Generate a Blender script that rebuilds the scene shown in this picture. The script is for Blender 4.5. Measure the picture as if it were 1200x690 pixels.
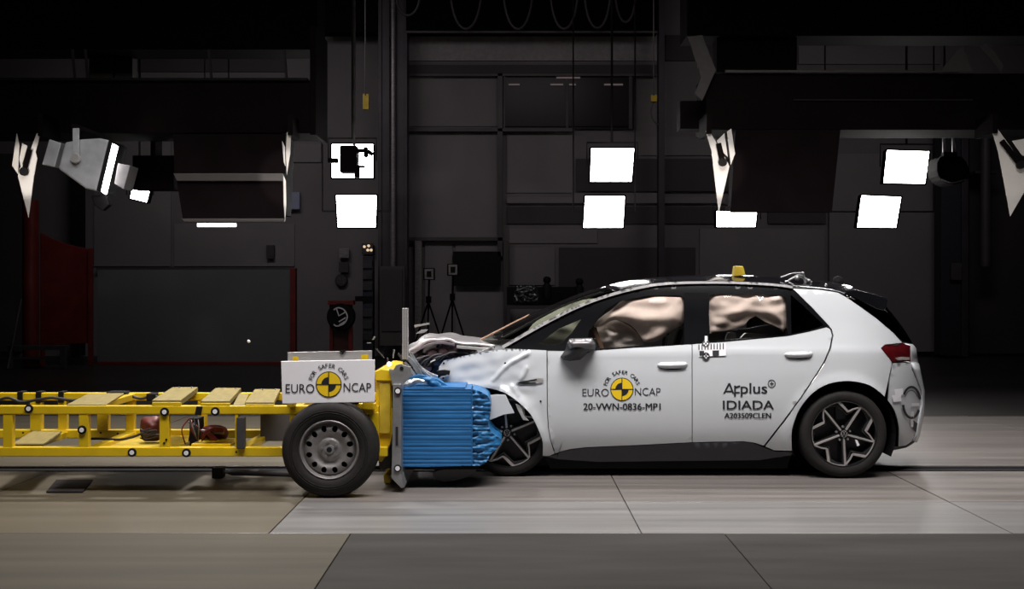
import bpy, bmesh, math, random
from mathutils import Vector, Matrix, noise
from mathutils.geometry import delaunay_2d_cdt
PI = math.pi
random.seed(7)
sc = bpy.context.scene
for o in list(bpy.data.objects): bpy.data.objects.remove(o)
COL = sc.collection

# ---------------------------------------------------------------- camera
F, H, HY, CX, CD = 1350.0, 1.5, 336.0, 600.0, 9.0     # focal (px of 1200), height, horizon row, centre column, distance
cam = bpy.data.cameras.new('camera'); co = bpy.data.objects.new('camera', cam); COL.objects.link(co)
co.location = (0, -CD, H); co.rotation_euler = (PI/2, 0, 0)
cam.sensor_fit = 'HORIZONTAL'; cam.angle_x = 2*math.atan(600/F); cam.shift_y = -9/1200
cam.clip_end = 200
sc.camera = co
# ---------------------------------------------------------------- world, lights, exposure
w = bpy.data.worlds.new('world'); sc.world = w; w.use_nodes = True
w.node_tree.nodes['Background'].inputs[0].default_value = (1.0, .93, .97, 1)
w.node_tree.nodes['Background'].inputs[1].default_value = .007
sc.view_settings.view_transform = 'Standard'; sc.view_settings.look = 'None'
sc.view_settings.gamma = 1; sc.view_settings.exposure = 0; sc.view_settings.use_curve_mapping = False

def area(name, loc, target, sx, sy, power, col=(1, .97, .94), spread=180):
    l = bpy.data.lights.new(name, 'AREA'); l.shape = 'RECTANGLE'; l.size = sx; l.size_y = sy
    l.energy = power; l.color = col; l.spread = math.radians(spread)
    o = bpy.data.objects.new(name, l); COL.objects.link(o); o.location = loc
    o.rotation_euler = (Vector(target)-Vector(loc)).to_track_quat('-Z', 'Y').to_euler()
    return o
def spot(name, loc, target, power, ang, col=(1, .93, .86), size=.05):
    l = bpy.data.lights.new(name, 'SPOT'); l.energy = power; l.color = col; l.spot_size = math.radians(ang)
    l.spot_blend = .3; l.shadow_soft_size = size
    o = bpy.data.objects.new(name, l); COL.objects.link(o); o.location = loc
    o.rotation_euler = (Vector(target)-Vector(loc)).to_track_quat('-Z', 'Y').to_euler()
    return o
area('key_light', (1.3, -3.3, 8.4), (1.3, .2, .5), 6.0, 1.8, 350, spread=90)
area('trolley_light', (-3.8, -3.0, 8.0), (-3.2, .0, .3), 4.0, 2.4, 125, spread=100)
for i, x in enumerate((-2.9, 1.0, 2.2, 4.1)):
    area('overhead_light', (x, 2.3, 5.6), (x*1.0, 1.2, 0), .7, .5, 170 if i == 0 else 45, spread=110)
area('floor_light', (5.2, .5, 5.5), (5.2, 1.3, 0), 2, 1, 26, spread=110)
area('hall_light', (-5, 9.3, 7.0), (-4.5, 16, 1.2), 4, 1, 34, col=(1, .93, .95), spread=120)
area('hall_light', (7, 9.3, 7.0), (6, 16, 1.2), 4, 1, 22, col=(1, .93, .95), spread=120)
area('hall_light', (.5, 9.3, 7.0), (.5, 16, 1.2), 3, 1, 15, col=(1, .9, .94), spread=120)

# ---------------------------------------------------------------- helpers
def S(y): return F/(CD+y)
def P(px, py, y):
    s = S(y); return Vector(((px-CX)/s, y, H-(py-HY)/s))
MATS = {}
def M(name, col, rough=.5, metal=0, coat=0, var=.12, scale=12, bump=0, emit=None, stretch=None, spec=.5):
    m = bpy.data.materials.new(name); m.use_nodes = True; nt = m.node_tree; b = nt.nodes['Principled BSDF']
    b.inputs['Roughness'].default_value = rough; b.inputs['Metallic'].default_value = metal
    b.inputs['Coat Weight'].default_value = coat; b.inputs['Coat Roughness'].default_value = .05
    b.inputs['Specular IOR Level'].default_value = spec
    tc = nt.nodes.new('ShaderNodeTexCoord'); n = nt.nodes.new('ShaderNodeTexNoise')
    n.inputs['Scale'].default_value = scale; n.inputs['Detail'].default_value = 5
    if stretch:
        mp = nt.nodes.new('ShaderNodeMapping'); mp.inputs['Scale'].default_value = stretch
        nt.links.new(tc.outputs['Object'], mp.inputs[0]); nt.links.new(mp.outputs[0], n.inputs['Vector'])
    else: nt.links.new(tc.outputs['Object'], n.inputs['Vector'])
    r = nt.nodes.new('ShaderNodeValToRGB'); r.color_ramp.elements[0].position = .3; r.color_ramp.elements[1].position = .7
    r.color_ramp.elements[0].color = (*[c*(1-var) for c in col], 1)
    r.color_ramp.elements[1].color = (*[min(1, c*(1+var)) for c in col], 1)
    nt.links.new(n.outputs['Fac'], r.inputs[0]); nt.links.new(r.outputs[0], b.inputs['Base Color'])
    if bump:
        bp = nt.nodes.new('ShaderNodeBump'); bp.inputs['Strength'].default_value = bump; bp.inputs['Distance'].default_value = .01
        nt.links.new(n.outputs['Fac'], bp.inputs['Height']); nt.links.new(bp.outputs[0], b.inputs['Normal'])
    if emit:
        b.inputs['Emission Color'].default_value = (*emit[0], 1); b.inputs['Emission Strength'].default_value = emit[1]
    MATS[name] = m; return m
def glass_mat(name, tint, gl=.06):
    m = bpy.data.materials.new(name); m.use_nodes = True; nt = m.node_tree; nt.nodes.clear()
    out = nt.nodes.new('ShaderNodeOutputMaterial'); mx = nt.nodes.new('ShaderNodeMixShader')
    t = nt.nodes.new('ShaderNodeBsdfTransparent'); t.inputs[0].default_value = (*tint, 1)
    g = nt.nodes.new('ShaderNodeBsdfGlossy'); g.inputs['Roughness'].default_value = .02
    fr = nt.nodes.new('ShaderNodeLayerWeight'); fr.inputs[0].default_value = .5
    pw = nt.nodes.new('ShaderNodeMath'); pw.operation = 'POWER'; pw.inputs[1].default_value = 4.5; nt.links.new(fr.outputs['Facing'], pw.inputs[0])
    ma = nt.nodes.new('ShaderNodeMath'); ma.operation = 'MULTIPLY_ADD'; ma.inputs[1].default_value = .7; ma.inputs[2].default_value = .035
    nt.links.new(pw.outputs[0], ma.inputs[0]); nt.links.new(ma.outputs[0], mx.inputs[0]); nt.links.new(t.outputs[0], mx.inputs[1]); nt.links.new(g.outputs[0], mx.inputs[2])
    nt.links.new(mx.outputs[0], out.inputs[0]); MATS[name] = m; return m

paint = M('pale_white_car_paint', (.53, .545, .575), .28, 0, .8, .01, 3)
blackp = M('gloss_black_paint', (.006, .006, .008), .16, 0, .8, .1, 5)
trimsil = M('satin_silver_trim', (.26, .25, .26), .65, .0, 0, .03, 6)
rubber = M('tyre_rubber', (.014, .012, .012), .7, 0, 0, .15, 30, .15, spec=.25)
darkpl = M('dark_plastic', (.022, .022, .026), .5, 0, 0, .1, 20)
sillm = M('grey_sill_plastic', (.026, .026, .032), .5, 0, 0, .1, 8)
blk = M('matte_black', (.006, .005, .006), .7, 0, 0, .15, 9, spec=.2)
alloyb = M('black_alloy', (.01, .01, .011), .25, 0, .5, .1, 9)
alloy = M('machined_alloy', (.55, .51, .51), .42, .7, 0, .05, 30)
steelw = M('painted_steel_rim', (.23, .215, .215), .42, .55, 0, .12, 20, .05)
yel = M('yellow_frame_paint', (.60, .40, .005), .42, 0, .2, .10, 6)
yeld = M('scuffed_yellow_paint', (.42, .29, .02), .5, 0, 0, .25, 9)
wood = M('yellow_ochre_ballast', (.20, .15, .04), .6, 0, 0, .22, 7, .1, stretch=(6, 1, 6))
blue = M('blue_barrier_aluminium', (.010, .105, .285), .5, .0, .0, .12, 6)
blueg = M('blue_crushed_sheet', (.012, .125, .31), .5, .0, .0, .2, 9)
galv = M('galvanised_grey', (.30, .30, .31), .42, .6, 0, .2, 9)
alum = M('brushed_aluminium', (.52, .50, .49), .35, .5, 0, .12, 6, 0, stretch=(1, 1, 22))
white = M('white_board', (.74, .72, .76), .45, 0, 0, .02, 4)
ink = M('black_print', (.012, .012, .016), .5, 0, 0, .02, 4)
inky = M('yellow_print', (.75, .50, .01), .5, 0, 0, .03, 4)
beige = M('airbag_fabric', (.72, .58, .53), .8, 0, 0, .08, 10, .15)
redg = M('red_lamp_lens', (.07, .004, .006), .12, 0, .8, .3, 14)
seatm = M('dark_upholstery', (.02, .018, .018), .8, 0, 0, .2, 12, .2)
tan = M('tan_leather', (.16, .08, .05), .6, 0, 0, .2, 12, .2)
floorL = M('brown_reflection_slab', (.085, .071, .050), .42, 0, 0, .16, 1.2, .06, stretch=(.3, 4.5, 1))  # brown tint puts the trolley's yellowish reflection into the slab colour
floorLN = M('brown_reflection_near_slab', (.058, .049, .036), .65, 0, 0, .2, 1.3, .06, stretch=(.3, 4.0, 1), spec=.25)  # same trolley reflection tint, darker, for the near rows
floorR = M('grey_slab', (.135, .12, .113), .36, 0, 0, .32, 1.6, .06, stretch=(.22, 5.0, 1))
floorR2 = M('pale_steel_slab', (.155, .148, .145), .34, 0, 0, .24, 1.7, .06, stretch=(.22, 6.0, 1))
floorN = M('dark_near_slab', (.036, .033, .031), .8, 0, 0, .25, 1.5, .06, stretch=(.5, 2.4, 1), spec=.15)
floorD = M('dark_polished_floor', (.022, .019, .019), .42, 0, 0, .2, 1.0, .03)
gaps = M('dark_joint', (.05, .045, .04), .8)
wallm = M('grey_hall_wall', (.16, .145, .15), .7, 0, 0, .10, .7)
wallp = M('grey_wall_panel', (.19, .175, .18), .7, 0, 0, .08, .9)
walld = M('dark_wall_panel', (.05, .042, .048), .7, 0, 0, .12, .9)
shut = M('slate_partition', (.115, .12, .125), .6, 0, 0, .1, 1)
wing = M('dark_window_glass', (.012, .008, .010), .3, 0, 0, .1, 2, spec=.2)
coln = M('dark_steel_column', (.05, .042, .052), .5, .2, 0, .2, 3)
redm = M('dark_red_paint', (.14, .011, .008), .5, 0, 0, .2, 4)
pipe = M('ribbed_grey_pipe', (.26, .24, .25), .4, .5, 0, .3, 9, stretch=(1, 1, 8))
housing = M('black_lamp_housing', (.006, .0035, .0042), .8, 0, 0, .2, 3, spec=.05)
lipm = M('grey_housing_lip', (.06, .052, .052), .5, 0, 0, .15, 3)
lampm = M('lit_lamp_panel', (.9, .9, .9), .5, emit=((1, .97, .95), 16))
tubem = M('lit_tube', (.9, .9, .9), .5, emit=((1, .97, .98), 5))
reflm = M('white_reflector', (.85, .80, .76), .45, 0, 0, .05, 5)
lampgrey = M('grey_lamp_casing', (.46, .46, .48), .45, .3, 0, .15, 7)
clear = glass_mat('side_glass', (.88, .88, .86))
tint = glass_mat('tinted_glass', (.10, .09, .09))
wsg = glass_mat('windscreen_glass', (.80, .82, .76))
cable = M('black_cable', (.012, .01, .012), .6)
dgrey = M('charcoal_equipment', (.035, .032, .036), .55, 0, 0, .2, 8)
engine = M('engine_bay', (.06, .035, .042), .35, .3, .3, .5, 18, .3)

def link(name, me, mat=None, parent=None, loc=None, smooth=False):
    o = bpy.data.objects.new(name, me); COL.objects.link(o)
    if mat:
        for m in (mat if isinstance(mat, (list, tuple)) else [mat]): me.materials.append(m)
    if smooth:
        for p in me.polygons: p.use_smooth = True
    if parent: o.parent = parent
    if loc is not None: o.location = loc
    return o
def mesh(name, vs, fs, mat=None, parent=None, smooth=False, loc=None, mi=None):
    me = bpy.data.meshes.new(name); me.from_pydata([tuple(v) for v in vs], [], fs)
    if mi:
        for p, i in zip(me.polygons, mi): p.material_index = i
    me.validate(); return link(name, me, mat, parent, loc, smooth)
def tag(o, label=None, cat=None, group=None, kind=None):
    if label: o['label'] = label
    if cat: o['category'] = cat
    if group: o['group'] = group
    if kind: o['kind'] = kind
    return o
def thing(name, label, cat, loc=(0, 0, 0), rotz=0, group=None):
    o = bpy.data.objects.new(name, None); COL.objects.link(o); o.location = loc; o.rotation_euler = (0, 0, rotz)
    o.empty_display_size = .1
    return tag(o, label, cat, group)
class G:                                                # geometry collector
    def __init__(s): s.v = []; s.f = []; s.m = []
    def add(s, vs, fs, m=0):
        b = len(s.v); s.v += [Vector(v) for v in vs]; s.f += [tuple(b+i for i in f) for f in fs]; s.m += [m]*len(fs); return s
    def box(s, a, b, m=0):
        x0, y0, z0 = a; x1, y1, z1 = b
        return s.add([(x0,y0,z0),(x1,y0,z0),(x1,y1,z0),(x0,y1,z0),(x0,y0,z1),(x1,y0,z1),(x1,y1,z1),(x0,y1,z1)],
                     [(3,2,1,0),(4,5,6,7),(0,1,5,4),(1,2,6,5),(2,3,7,6),(3,0,4,7)], m)
    def prism(s, pts, y0, y1, m=0):                      # polygon in XZ, extruded along Y
        n = len(pts); vs = [(p[0], y0, p[1]) for p in pts]+[(p[0], y1, p[1]) for p in pts]
        ar = sum(pts[i][0]*pts[(i+1)%n][1]-pts[(i+1)%n][0]*pts[i][1] for i in range(n))
        if ar > 0: f = [tuple(range(n)), tuple(reversed(range(n, 2*n)))]+[(i, i+n, (i+1)%n+n, (i+1)%n) for i in range(n)]
        else: f = [tuple(reversed(range(n))), tuple(range(n, 2*n))]+[((i+1)%n, (i+1)%n+n, i+n, i) for i in range(n)]
        return s.add(vs, f, m)
    def tube(s, pts, r, n=8, m=0, closed=False, caps=True):
        pts = [Vector(p) for p in pts]; k = len(pts); vs = []; fs = []
        rr = r if isinstance(r, (list, tuple)) else [r]*k
        for i, p in enumerate(pts):
            a = pts[(i-1) % k] if (i or closed) else pts[i]; b = pts[(i+1) % k] if (i < k-1 or closed) else pts[i]
            t = (b-a).normalized(); u = t.orthogonal().normalized() if i == 0 else (u - t*u.dot(t)).normalized()
            v = t.cross(u)
            for j in range(n):
                q = 2*PI*j/n; vs.append(p+(u*math.cos(q)+v*math.sin(q))*rr[i])
        for i in range(k if closed else k-1):
            for j in range(n):
                a = i*n+j; b = i*n+(j+1) % n; c = ((i+1) % k)*n+(j+1) % n; d = ((i+1) % k)*n+j; fs.append((a, b, c, d))
        if caps and not closed: fs += [tuple(reversed(range(n))), tuple(range((k-1)*n, k*n))]
        return s.add(vs, fs, m)
    def lathe(s, prof, n=48, c=(0, 0, 0), m=0, axis='Y'):  # prof: (r, t) along axis
        vs = []; fs = []; k = len(prof)
        for (r, t) in prof:
            for j in range(n):
                q = 2*PI*j/n; x, z = r*math.cos(q), r*math.sin(q)
                vs.append(Vector(c)+Vector((x, t, z) if axis == 'Y' else (x, z, t) if axis == 'Z' else (t, x, z)))
        for i in range(k-1):
            for j in range(n): fs.append((i*n+j, i*n+(j+1) % n, (i+1)*n+(j+1) % n, (i+1)*n+j))
        return s.add(vs, fs, m)
    def out(s, name, mat, parent=None, smooth=False, bevel=0, loc=None, flipfix=True):
        o = mesh(name, s.v, s.f, mat, parent, smooth, loc, s.m)
        if flipfix:
            bm = bmesh.new(); bm.from_mesh(o.data); bmesh.ops.recalc_face_normals(bm, faces=bm.faces); bm.to_mesh(o.data); bm.free()
        if bevel:
            b = o.modifiers.new('bevel', 'BEVEL'); b.width = bevel; b.segments = 2; b.limit_method = 'ANGLE'
        if smooth:
            try: o.data.set_sharp_from_angle(angle=math.radians(38))
            except Exception: pass
        return o
def B(name, a, b, mat, parent=None, bevel=.004): return G().box(a, b).out(name, mat, parent, bevel=bevel)
def PB(name, px0, py0, px1, py1, y, dy, mat, parent=None, bevel=.004):    # box whose front face spans a pixel rectangle at depth y
    a = P(px0, py1, y); b = P(px1, py0, y)
    return B(name, (a.x, y, a.z), (b.x, y+dy, b.z), mat, parent, bevel)
def PP(name, pts, y, dy, mat, parent=None, bevel=0):
    q = [P(a, b, y) for a, b in pts]
    return G().prism([(v.x, v.z) for v in q], y, y+dy).out(name, mat, parent, bevel=bevel)
def crv(pts, n=4, closed=False):                          # Catmull-Rom
    out = []; k = len(pts)
    for i in range(k if closed else k-1):
        g = lambda j: Vector(pts[j % k]) if closed else Vector(pts[max(0, min(k-1, j))])
        p0, p1, p2, p3 = g(i-1), g(i), g(i+1), g(i+2)
        for t in [j/n for j in range(n)]:
            out.append(.5*((2*p1)+(p2-p0)*t+(2*p0-5*p1+4*p2-p3)*t*t+(3*p1-p0-3*p2+p3)*t**3))
    if not closed: out.append(Vector(pts[-1]))
    return [tuple(p) for p in out]
def inside(p, poly):
    x, y = p; c = False; n = len(poly); j = n-1
    for i in range(n):
        a, b = poly[i], poly[j]
        if (a[1] > y) != (b[1] > y) and x < (b[0]-a[0])*(y-a[1])/(b[1]-a[1])+a[0]: c = not c
        j = i
    return c
def dseg(p, a, b):
    ax, ay = a[0], a[1]; dx, dy = b[0]-ax, b[1]-ay; L = dx*dx+dy*dy
    t = 0 if L == 0 else max(0, min(1, ((p[0]-ax)*dx+(p[1]-ay)*dy)/L))
    return math.hypot(p[0]-ax-t*dx, p[1]-ay-t*dy)
def dpoly(p, poly): return min(dseg(p, poly[i], poly[(i+1) % len(poly)]) for i in range(len(poly)))
def cdt(outline, holes=(), g=6.0):
    loops = []
    for lp in [outline]+list(holes):
        d = []
        for i in range(len(lp)):
            a, b = lp[i], lp[(i+1) % len(lp)]; L = math.hypot(b[0]-a[0], b[1]-a[1]); k = max(1, int(math.ceil(L/g)))
            d += [(a[0]+(b[0]-a[0])*j/k, a[1]+(b[1]-a[1])*j/k) for j in range(k)]
        loops.append(d)
    vs = []; ed = []
    for d in loops:
        b = len(vs); vs += d; ed += [(b+i, b+(i+1) % len(d)) for i in range(len(d))]
    xs = [p[0] for p in outline]; ys = [p[1] for p in outline]
    y = min(ys)+g/2; row = 0
    while y < max(ys):
        x = min(xs)+(g/2 if row % 2 else g)
        while x < max(xs):
            q = (x, y)
            if inside(q, outline) and not any(inside(q, h) for h in holes) and min(dpoly(q, l) for l in loops) > g*.45: vs.append(q)
            x += g
        y += g*.87; row += 1
    r = delaunay_2d_cdt([Vector(v) for v in vs], ed, [], 0, 1e-7)
    V, Fs = r[0], r[2]; out = []
    for f in Fs:
        c = sum((V[i] for i in f), Vector((0, 0)))/len(f)
        if inside(c, outline) and not any(inside(c, h) for h in holes): out.append(tuple(f))
    return [(v.x, v.y) for v in V], out, loops
def boundary(fs):
    e = {}
    for f in fs:
        for i in range(len(f)):
            a, b = f[i], f[(i+1) % len(f)]; e[(a, b)] = 1
    return [(a, b) for (a, b) in e if (b, a) not in e]
def shell(name, outline, mapf, mat, parent=None, holes=(), g=6.0, thick=.012, rimdir=(0, 1, 0), mirror=None, back=False):
    V, fs, _ = cdt(outline, holes, g); vs = [mapf(*v) for v in V]
    # orient triangles toward the camera (-Y)
    fo = []
    for f in fs:
        n = (vs[f[1]]-vs[f[0]]).cross(vs[f[2]]-vs[f[0]])
        fo.append(f if n.y < 0 else tuple(reversed(f)))
    allv = list(vs); allf = list(fo); d = Vector(rimdir)*thick
    if thick:
        for a, b in boundary(fo):
            i = len(allv); allv += [vs[a], vs[b], vs[b]+d, vs[a]+d]; allf.append((i+3, i+2, i+1, i))
        if back:
            i = len(allv); allv += [v+d for v in vs]; allf += [tuple(i+q for q in reversed(f)) for f in fo]
    o = mesh(name, allv, allf, mat, parent, True)
    if mirror is not None:
        mesh(name, [(v.x, 2*mirror-v.y, v.z) for v in allv], [tuple(reversed(f)) for f in allf], mat, parent if not isinstance(mirror, tuple) else parent, True)
    return o
def pmap(y): return lambda px, py: P(px, py, y)
def pillow(name, outline, y0, bulge, k, mat, parent=None, g=3.0, wr=0, ws=30, seed=0, thick=.02):
    def f(px, py):
        d = dpoly((px, py), outline); y = y0-bulge*(1-math.exp(-d/k))
        if wr: y -= wr*noise.noise(Vector((px/ws+seed, py/ws*1.7, seed)))*(1-math.exp(-d/3))
        return P(px, py, y)
    return shell(name, outline, f, mat, parent, g=g, thick=thick, back=True)

# text and stickers -----------------------------------------------------------
def glyphs(txt, bold=0.0):
    c = bpy.data.curves.new('t', 'FONT'); c.body = txt; c.offset = bold; c.resolution_u = 3
    o = bpy.data.objects.new('t', c); COL.objects.link(o)
    bpy.context.view_layer.update()
    dg = bpy.context.evaluated_depsgraph_get(); me = bpy.data.meshes.new_from_object(o.evaluated_get(dg))
    vs = [(v.co.x, v.co.y) for v in me.vertices]; fs = [tuple(p.vertices) for p in me.polygons]
    bpy.data.objects.remove(o); bpy.data.curves.remove(c); bpy.data.meshes.remove(me)
    return vs, fs
class Decal:
    def __init__(s, surf): s.surf = surf; s.v = []; s.f = []; s.m = []
    def put(s, v2, fs, layer, m):
        b = len(s.v)
        for p in v2:
            q = s.surf(*p); s.v.append(q+Vector((0, -.0022-.0009*layer, 0)))
        for f in fs:
            f = tuple(b+i for i in f); a = s.v
            n = (a[f[1]]-a[f[0]]).cross(a[f[2]]-a[f[0]]); s.f.append(f if n.y < 0 else tuple(reversed(f))); s.m.append(m)
    def text(s, t, x0, y0, x1, y1, m=0, bold=0.0, layer=1):
        if bold > .008: s.text(t, x0+bold*40, y0, x1+bold*40, y1, m, 0, layer+1)
        vs, fs = glyphs(t, min(bold, 0)); ax = min(v[0] for v in vs); bx = max(v[0] for v in vs); ay = min(v[1] for v in vs); by = max(v[1] for v in vs)
        s.put([(x0+(x1-x0)*(v[0]-ax)/(bx-ax), y1-(y1-y0)*(v[1]-ay)/(by-ay)) for v in vs], fs, layer, m)
    def arctext(s, t, cx, cy, r, a0, a1, h, m=0, bold=.01):
        n = len(t)
        for i, ch in enumerate(t):
            if ch == ' ': continue
            vs, fs = glyphs(ch, bold); q = math.radians(a0+(a1-a0)*i/(n-1)); mx = (min(v[0] for v in vs)+max(v[0] for v in vs))/2
            k = h/.72; rot = q-PI/2; pts = []
            for v in vs:
                lx, ly = (v[0]-mx)*k, v[1]*k; X = lx*math.cos(rot)-ly*math.sin(rot); Y = lx*math.sin(rot)+ly*math.cos(rot)
                pts.append((cx+r*math.cos(q)+X, cy-(r*math.sin(q)+Y)))
            s.put(pts, fs, 1, m)
    def fan(s, cx, cy, r, a0, a1, m, layer, n=36, ry=None):
        ry = ry or r; pts = [(cx, cy)]+[(cx+r*math.cos(math.radians(a0+(a1-a0)*i/n)), cy-ry*math.sin(math.radians(a0+(a1-a0)*i/n))) for i in range(n+1)]
        s.put(pts, [(0, i, i+1) for i in range(1, n+1)], layer, m)
    def ring(s, cx, cy, rx, ry, wd, a0, a1, m, layer, n=36):
        pts = []
        for i in range(n+1):
            q = math.radians(a0+(a1-a0)*i/n)
            pts += [(cx+rx*math.cos(q), cy-ry*math.sin(q)), (cx+(rx-wd)*math.cos(q), cy-(ry-wd)*math.sin(q))]
        s.put(pts, [(2*i, 2*i+1, 2*i+3, 2*i+2) for i in range(n)], layer, m)
    def rect(s, x0, y0, x1, y1, m, layer): s.put([(x0, y0), (x1, y0), (x1, y1), (x0, y1)], [(0, 1, 2, 3)], layer, m)
    def quad(s, pts, m, layer): s.put(pts, [tuple(range(len(pts)))], layer, m)
    def roundel(s, cx, cy, r):
        s.fan(cx, cy, r, 0, 360, 0, 1); s.fan(cx, cy, r*.93, 0, 360, 1, 2)
        s.fan(cx, cy, r*.57, 90, 180, 0, 3, 12); s.fan(cx, cy, r*.57, 270, 360, 0, 3, 12)
        s.rect(cx-r, cy-r*.035, cx+r, cy+r*.035, 0, 4); s.rect(cx-r*.035, cy-r, cx+r*.035, cy+r, 0, 4)
    def out(s, name, mats, parent): return mesh(name, s.v, s.f, mats, parent, False, None, s.m)

# =============================================================== STRUCTURE
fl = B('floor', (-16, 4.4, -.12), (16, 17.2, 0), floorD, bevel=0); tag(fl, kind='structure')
sub = B('floor_bed', (-16, -12, -.12), (16, 4.395, -.03), gaps, fl, 0)
def slab(x0, x1, y0, y1, mat, dz=0): return B('slab', (x0+.0035, y0+.0035, -.03), (x1-.0035, y1-.0035, dz), mat, fl, .003)
jx = [-10.6, -8.3, -6.03, -3.76, -1.48, .79, 3.05, 5.3, 7.6, 9.9]
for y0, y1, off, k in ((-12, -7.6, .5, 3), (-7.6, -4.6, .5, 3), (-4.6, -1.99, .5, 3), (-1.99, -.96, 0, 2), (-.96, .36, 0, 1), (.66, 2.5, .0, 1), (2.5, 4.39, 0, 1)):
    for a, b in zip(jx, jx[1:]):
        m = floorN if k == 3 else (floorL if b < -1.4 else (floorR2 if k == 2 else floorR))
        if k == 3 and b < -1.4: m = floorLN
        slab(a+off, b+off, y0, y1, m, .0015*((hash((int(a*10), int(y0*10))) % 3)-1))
ch = B('guide_channel', (-10.6, .37, -.03), (9.9, .65, -.018), blk, fl, 0)
for y in (.375, .635): B('channel_edge', (-10.6, y, -.03), (9.9, y+.012, -.001), dgrey, fl, .002)
B('channel_rail', (-10.6, .49, -.02), (9.9, .53, -.012), blk, fl, .002)
wb = B('wall_back', (-16, 16, 0), (16, 16.2, 9), wallm, bevel=0); tag(wb, kind='structure')
wl = B('wall_left', (-14.2, -3, 0), (-14, 16, 9), walld, bevel=0); tag(wl, kind='structure')
wr = B('wall_right', (14, -3, 0), (14.2, 16, 9), walld, bevel=0); tag(wr, kind='structure')
ce = B('ceiling', (-16, -12, 9), (16, 16.2, 9.2), blk, bevel=0); tag(ce, kind='structure')
YW = 16
def wpanel(x0, y0, x1, y1, mat, d=.06, name='wall_panel', par=wb): return PB(name, x0, y0, x1, y1, YW-d, d-.001, mat, par, .004)
wpanel(475, 41, 770, 71, M('pale_fascia', (.30, .28, .285), .7)); wpanel(936, 53, 1102, 75, wallp); wpanel(780, 41, 934, 71, walld)
wpanel(475, 76, 770, 86, walld, .09); wpanel(477, 90, 583, 148, wallp, .03)
wpanel(475, 156, 583, 278, wallp, .03); wpanel(594, 158, 672, 226, wallp, .03)
wpanel(745, 160, 770, 182, wallp, .04); wpanel(777, 160, 840, 182, wallp, .04); wpanel(675, 186, 900, 224, walld, .1)
wpanel(670, 226, 770, 232, wallp, .05); wpanel(594, 231, 850, 238, wallp, .1); wpanel(594, 242, 850, 262, walld, .05)
wpanel(597, 268, 700, 285, wallp, .03); wpanel(597, 290, 650, 334, wallp, .03); wpanel(655, 290, 815, 400, walld, .03)
wpanel(820, 268, 966, 400, wallp, .03); wpanel(597, 362, 640, 410, wallp, .05)
wpanel(972, 180, 1103, 412, wallp, .12); wpanel(900, 186, 968, 262, walld, .05)
wpanel(341, 168, 376, 190, wallp, .05); wpanel(110, 160, 200, 312, wallp, .04); wpanel(204, 262, 345, 312, wallp, .04); wpanel(155, 60, 335, 84, walld, .05)
for x0, x1 in ((498, 530), (534, 590)): wpanel(x0, 284, x1, 405, wallp, .04)
for k, (x0, y0, x1, y1) in enumerate([(475, 150, 672, 154), (583, 86, 589, 300), (475, 278, 590, 282), (486, 282, 494, 410), (590, 282, 596, 410), (475, 86, 770, 89), (113, 313, 343, 316)]):
    tag(PB('trim_%d' % (k+1), x0, y0, x1, y1, YW-.2, .14, pipe if k == 3 else lipm), kind='structure')
# window band in the wall: frame with panes, strip-light reflections drawn as faintly glowing bars
wn = PB('window_1', 590, 88, 745, 151, YW-.10, .02, wing, None, 0); tag(wn, kind='structure')
for a, b in ((592, 663), (666, 737)): PB('pane', a, 92, b, 148, YW-.14, .02, wing, wn, .002)
for a, b, c in ((590, 592, 0), (663, 666, 0), (737, 741, 0)): PB('mullion', a, 88, b, 151, YW-.17, .05, coln, wn, .002)
for a, b, y in ((596, 609, 99), (645, 660, 99), (667, 675, 99), (708, 730, 99), (652, 680, 91)):
    g = PB('tube_reflection', a, y-1, b, y+1, YW-.20, .02, M('tube_reflection_glow', (.3, .2, .2), .5, emit=((1, .8, .8), .05)), wn, 0)

# =============================================================== CAR
YC = .9
car = thing('car', 'white crashed hatchback with black roof, its front pushed into the blue barrier', 'car', (1.2, YC, 0))
CAR = Vector((1.2, YC, 0))
class Sub:                                               # parts are built in world coordinates and then re-based on the empty
    pass
def adopt(root):
    for o in bpy.data.objects:
        if o.parent is root and not o.get('_ad'):
            o.location = o.location-root.location; o['_ad'] = 1
ZP = [(-.2, .26), (.10, .13), (.22, .07), (.38, .022), (.58, .0), (.78, .003), (.90, .014), (.985, .026), (1.04, .05), (1.2, .115), (1.36, .175), (1.5, .235), (1.7, .34)]
def herm(T, x):
    for i in range(len(T)-1):
        if x <= T[i+1][0] or i == len(T)-2: break
    (x0, y0), (x1, y1) = T[i], T[i+1]; sl = lambda j: (T[min(len(T)-1, j+1)][1]-T[max(0, j-1)][1])/(T[min(len(T)-1, j+1)][0]-T[max(0, j-1)][0])
    h = x1-x0; t = max(0, min(1, (x-x0)/h)); m0, m1 = sl(i)*h, sl(i+1)*h
    return (2*t**3-3*t*t+1)*y0+(t**3-2*t*t+t)*m0+(-2*t**3+3*t*t)*y1+(t**3-t*t)*m1
WR, WF = (2.60, .343), (-.02, .335)
CRE = [[(578, 445), (590, 432), (598, 425), (619, 414)], [(611, 444), (617, 431)], [(590, 455), (600, 467)], [(600, 452), (607, 463)], [(616, 480), (621, 490)]]
ARF = [(636, 534), (636, 518), (631.7, 505), (624, 489), (618, 481), (607, 470.5), (593, 461), (580, 456.3), (566, 454), (549, 454.6)]
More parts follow.
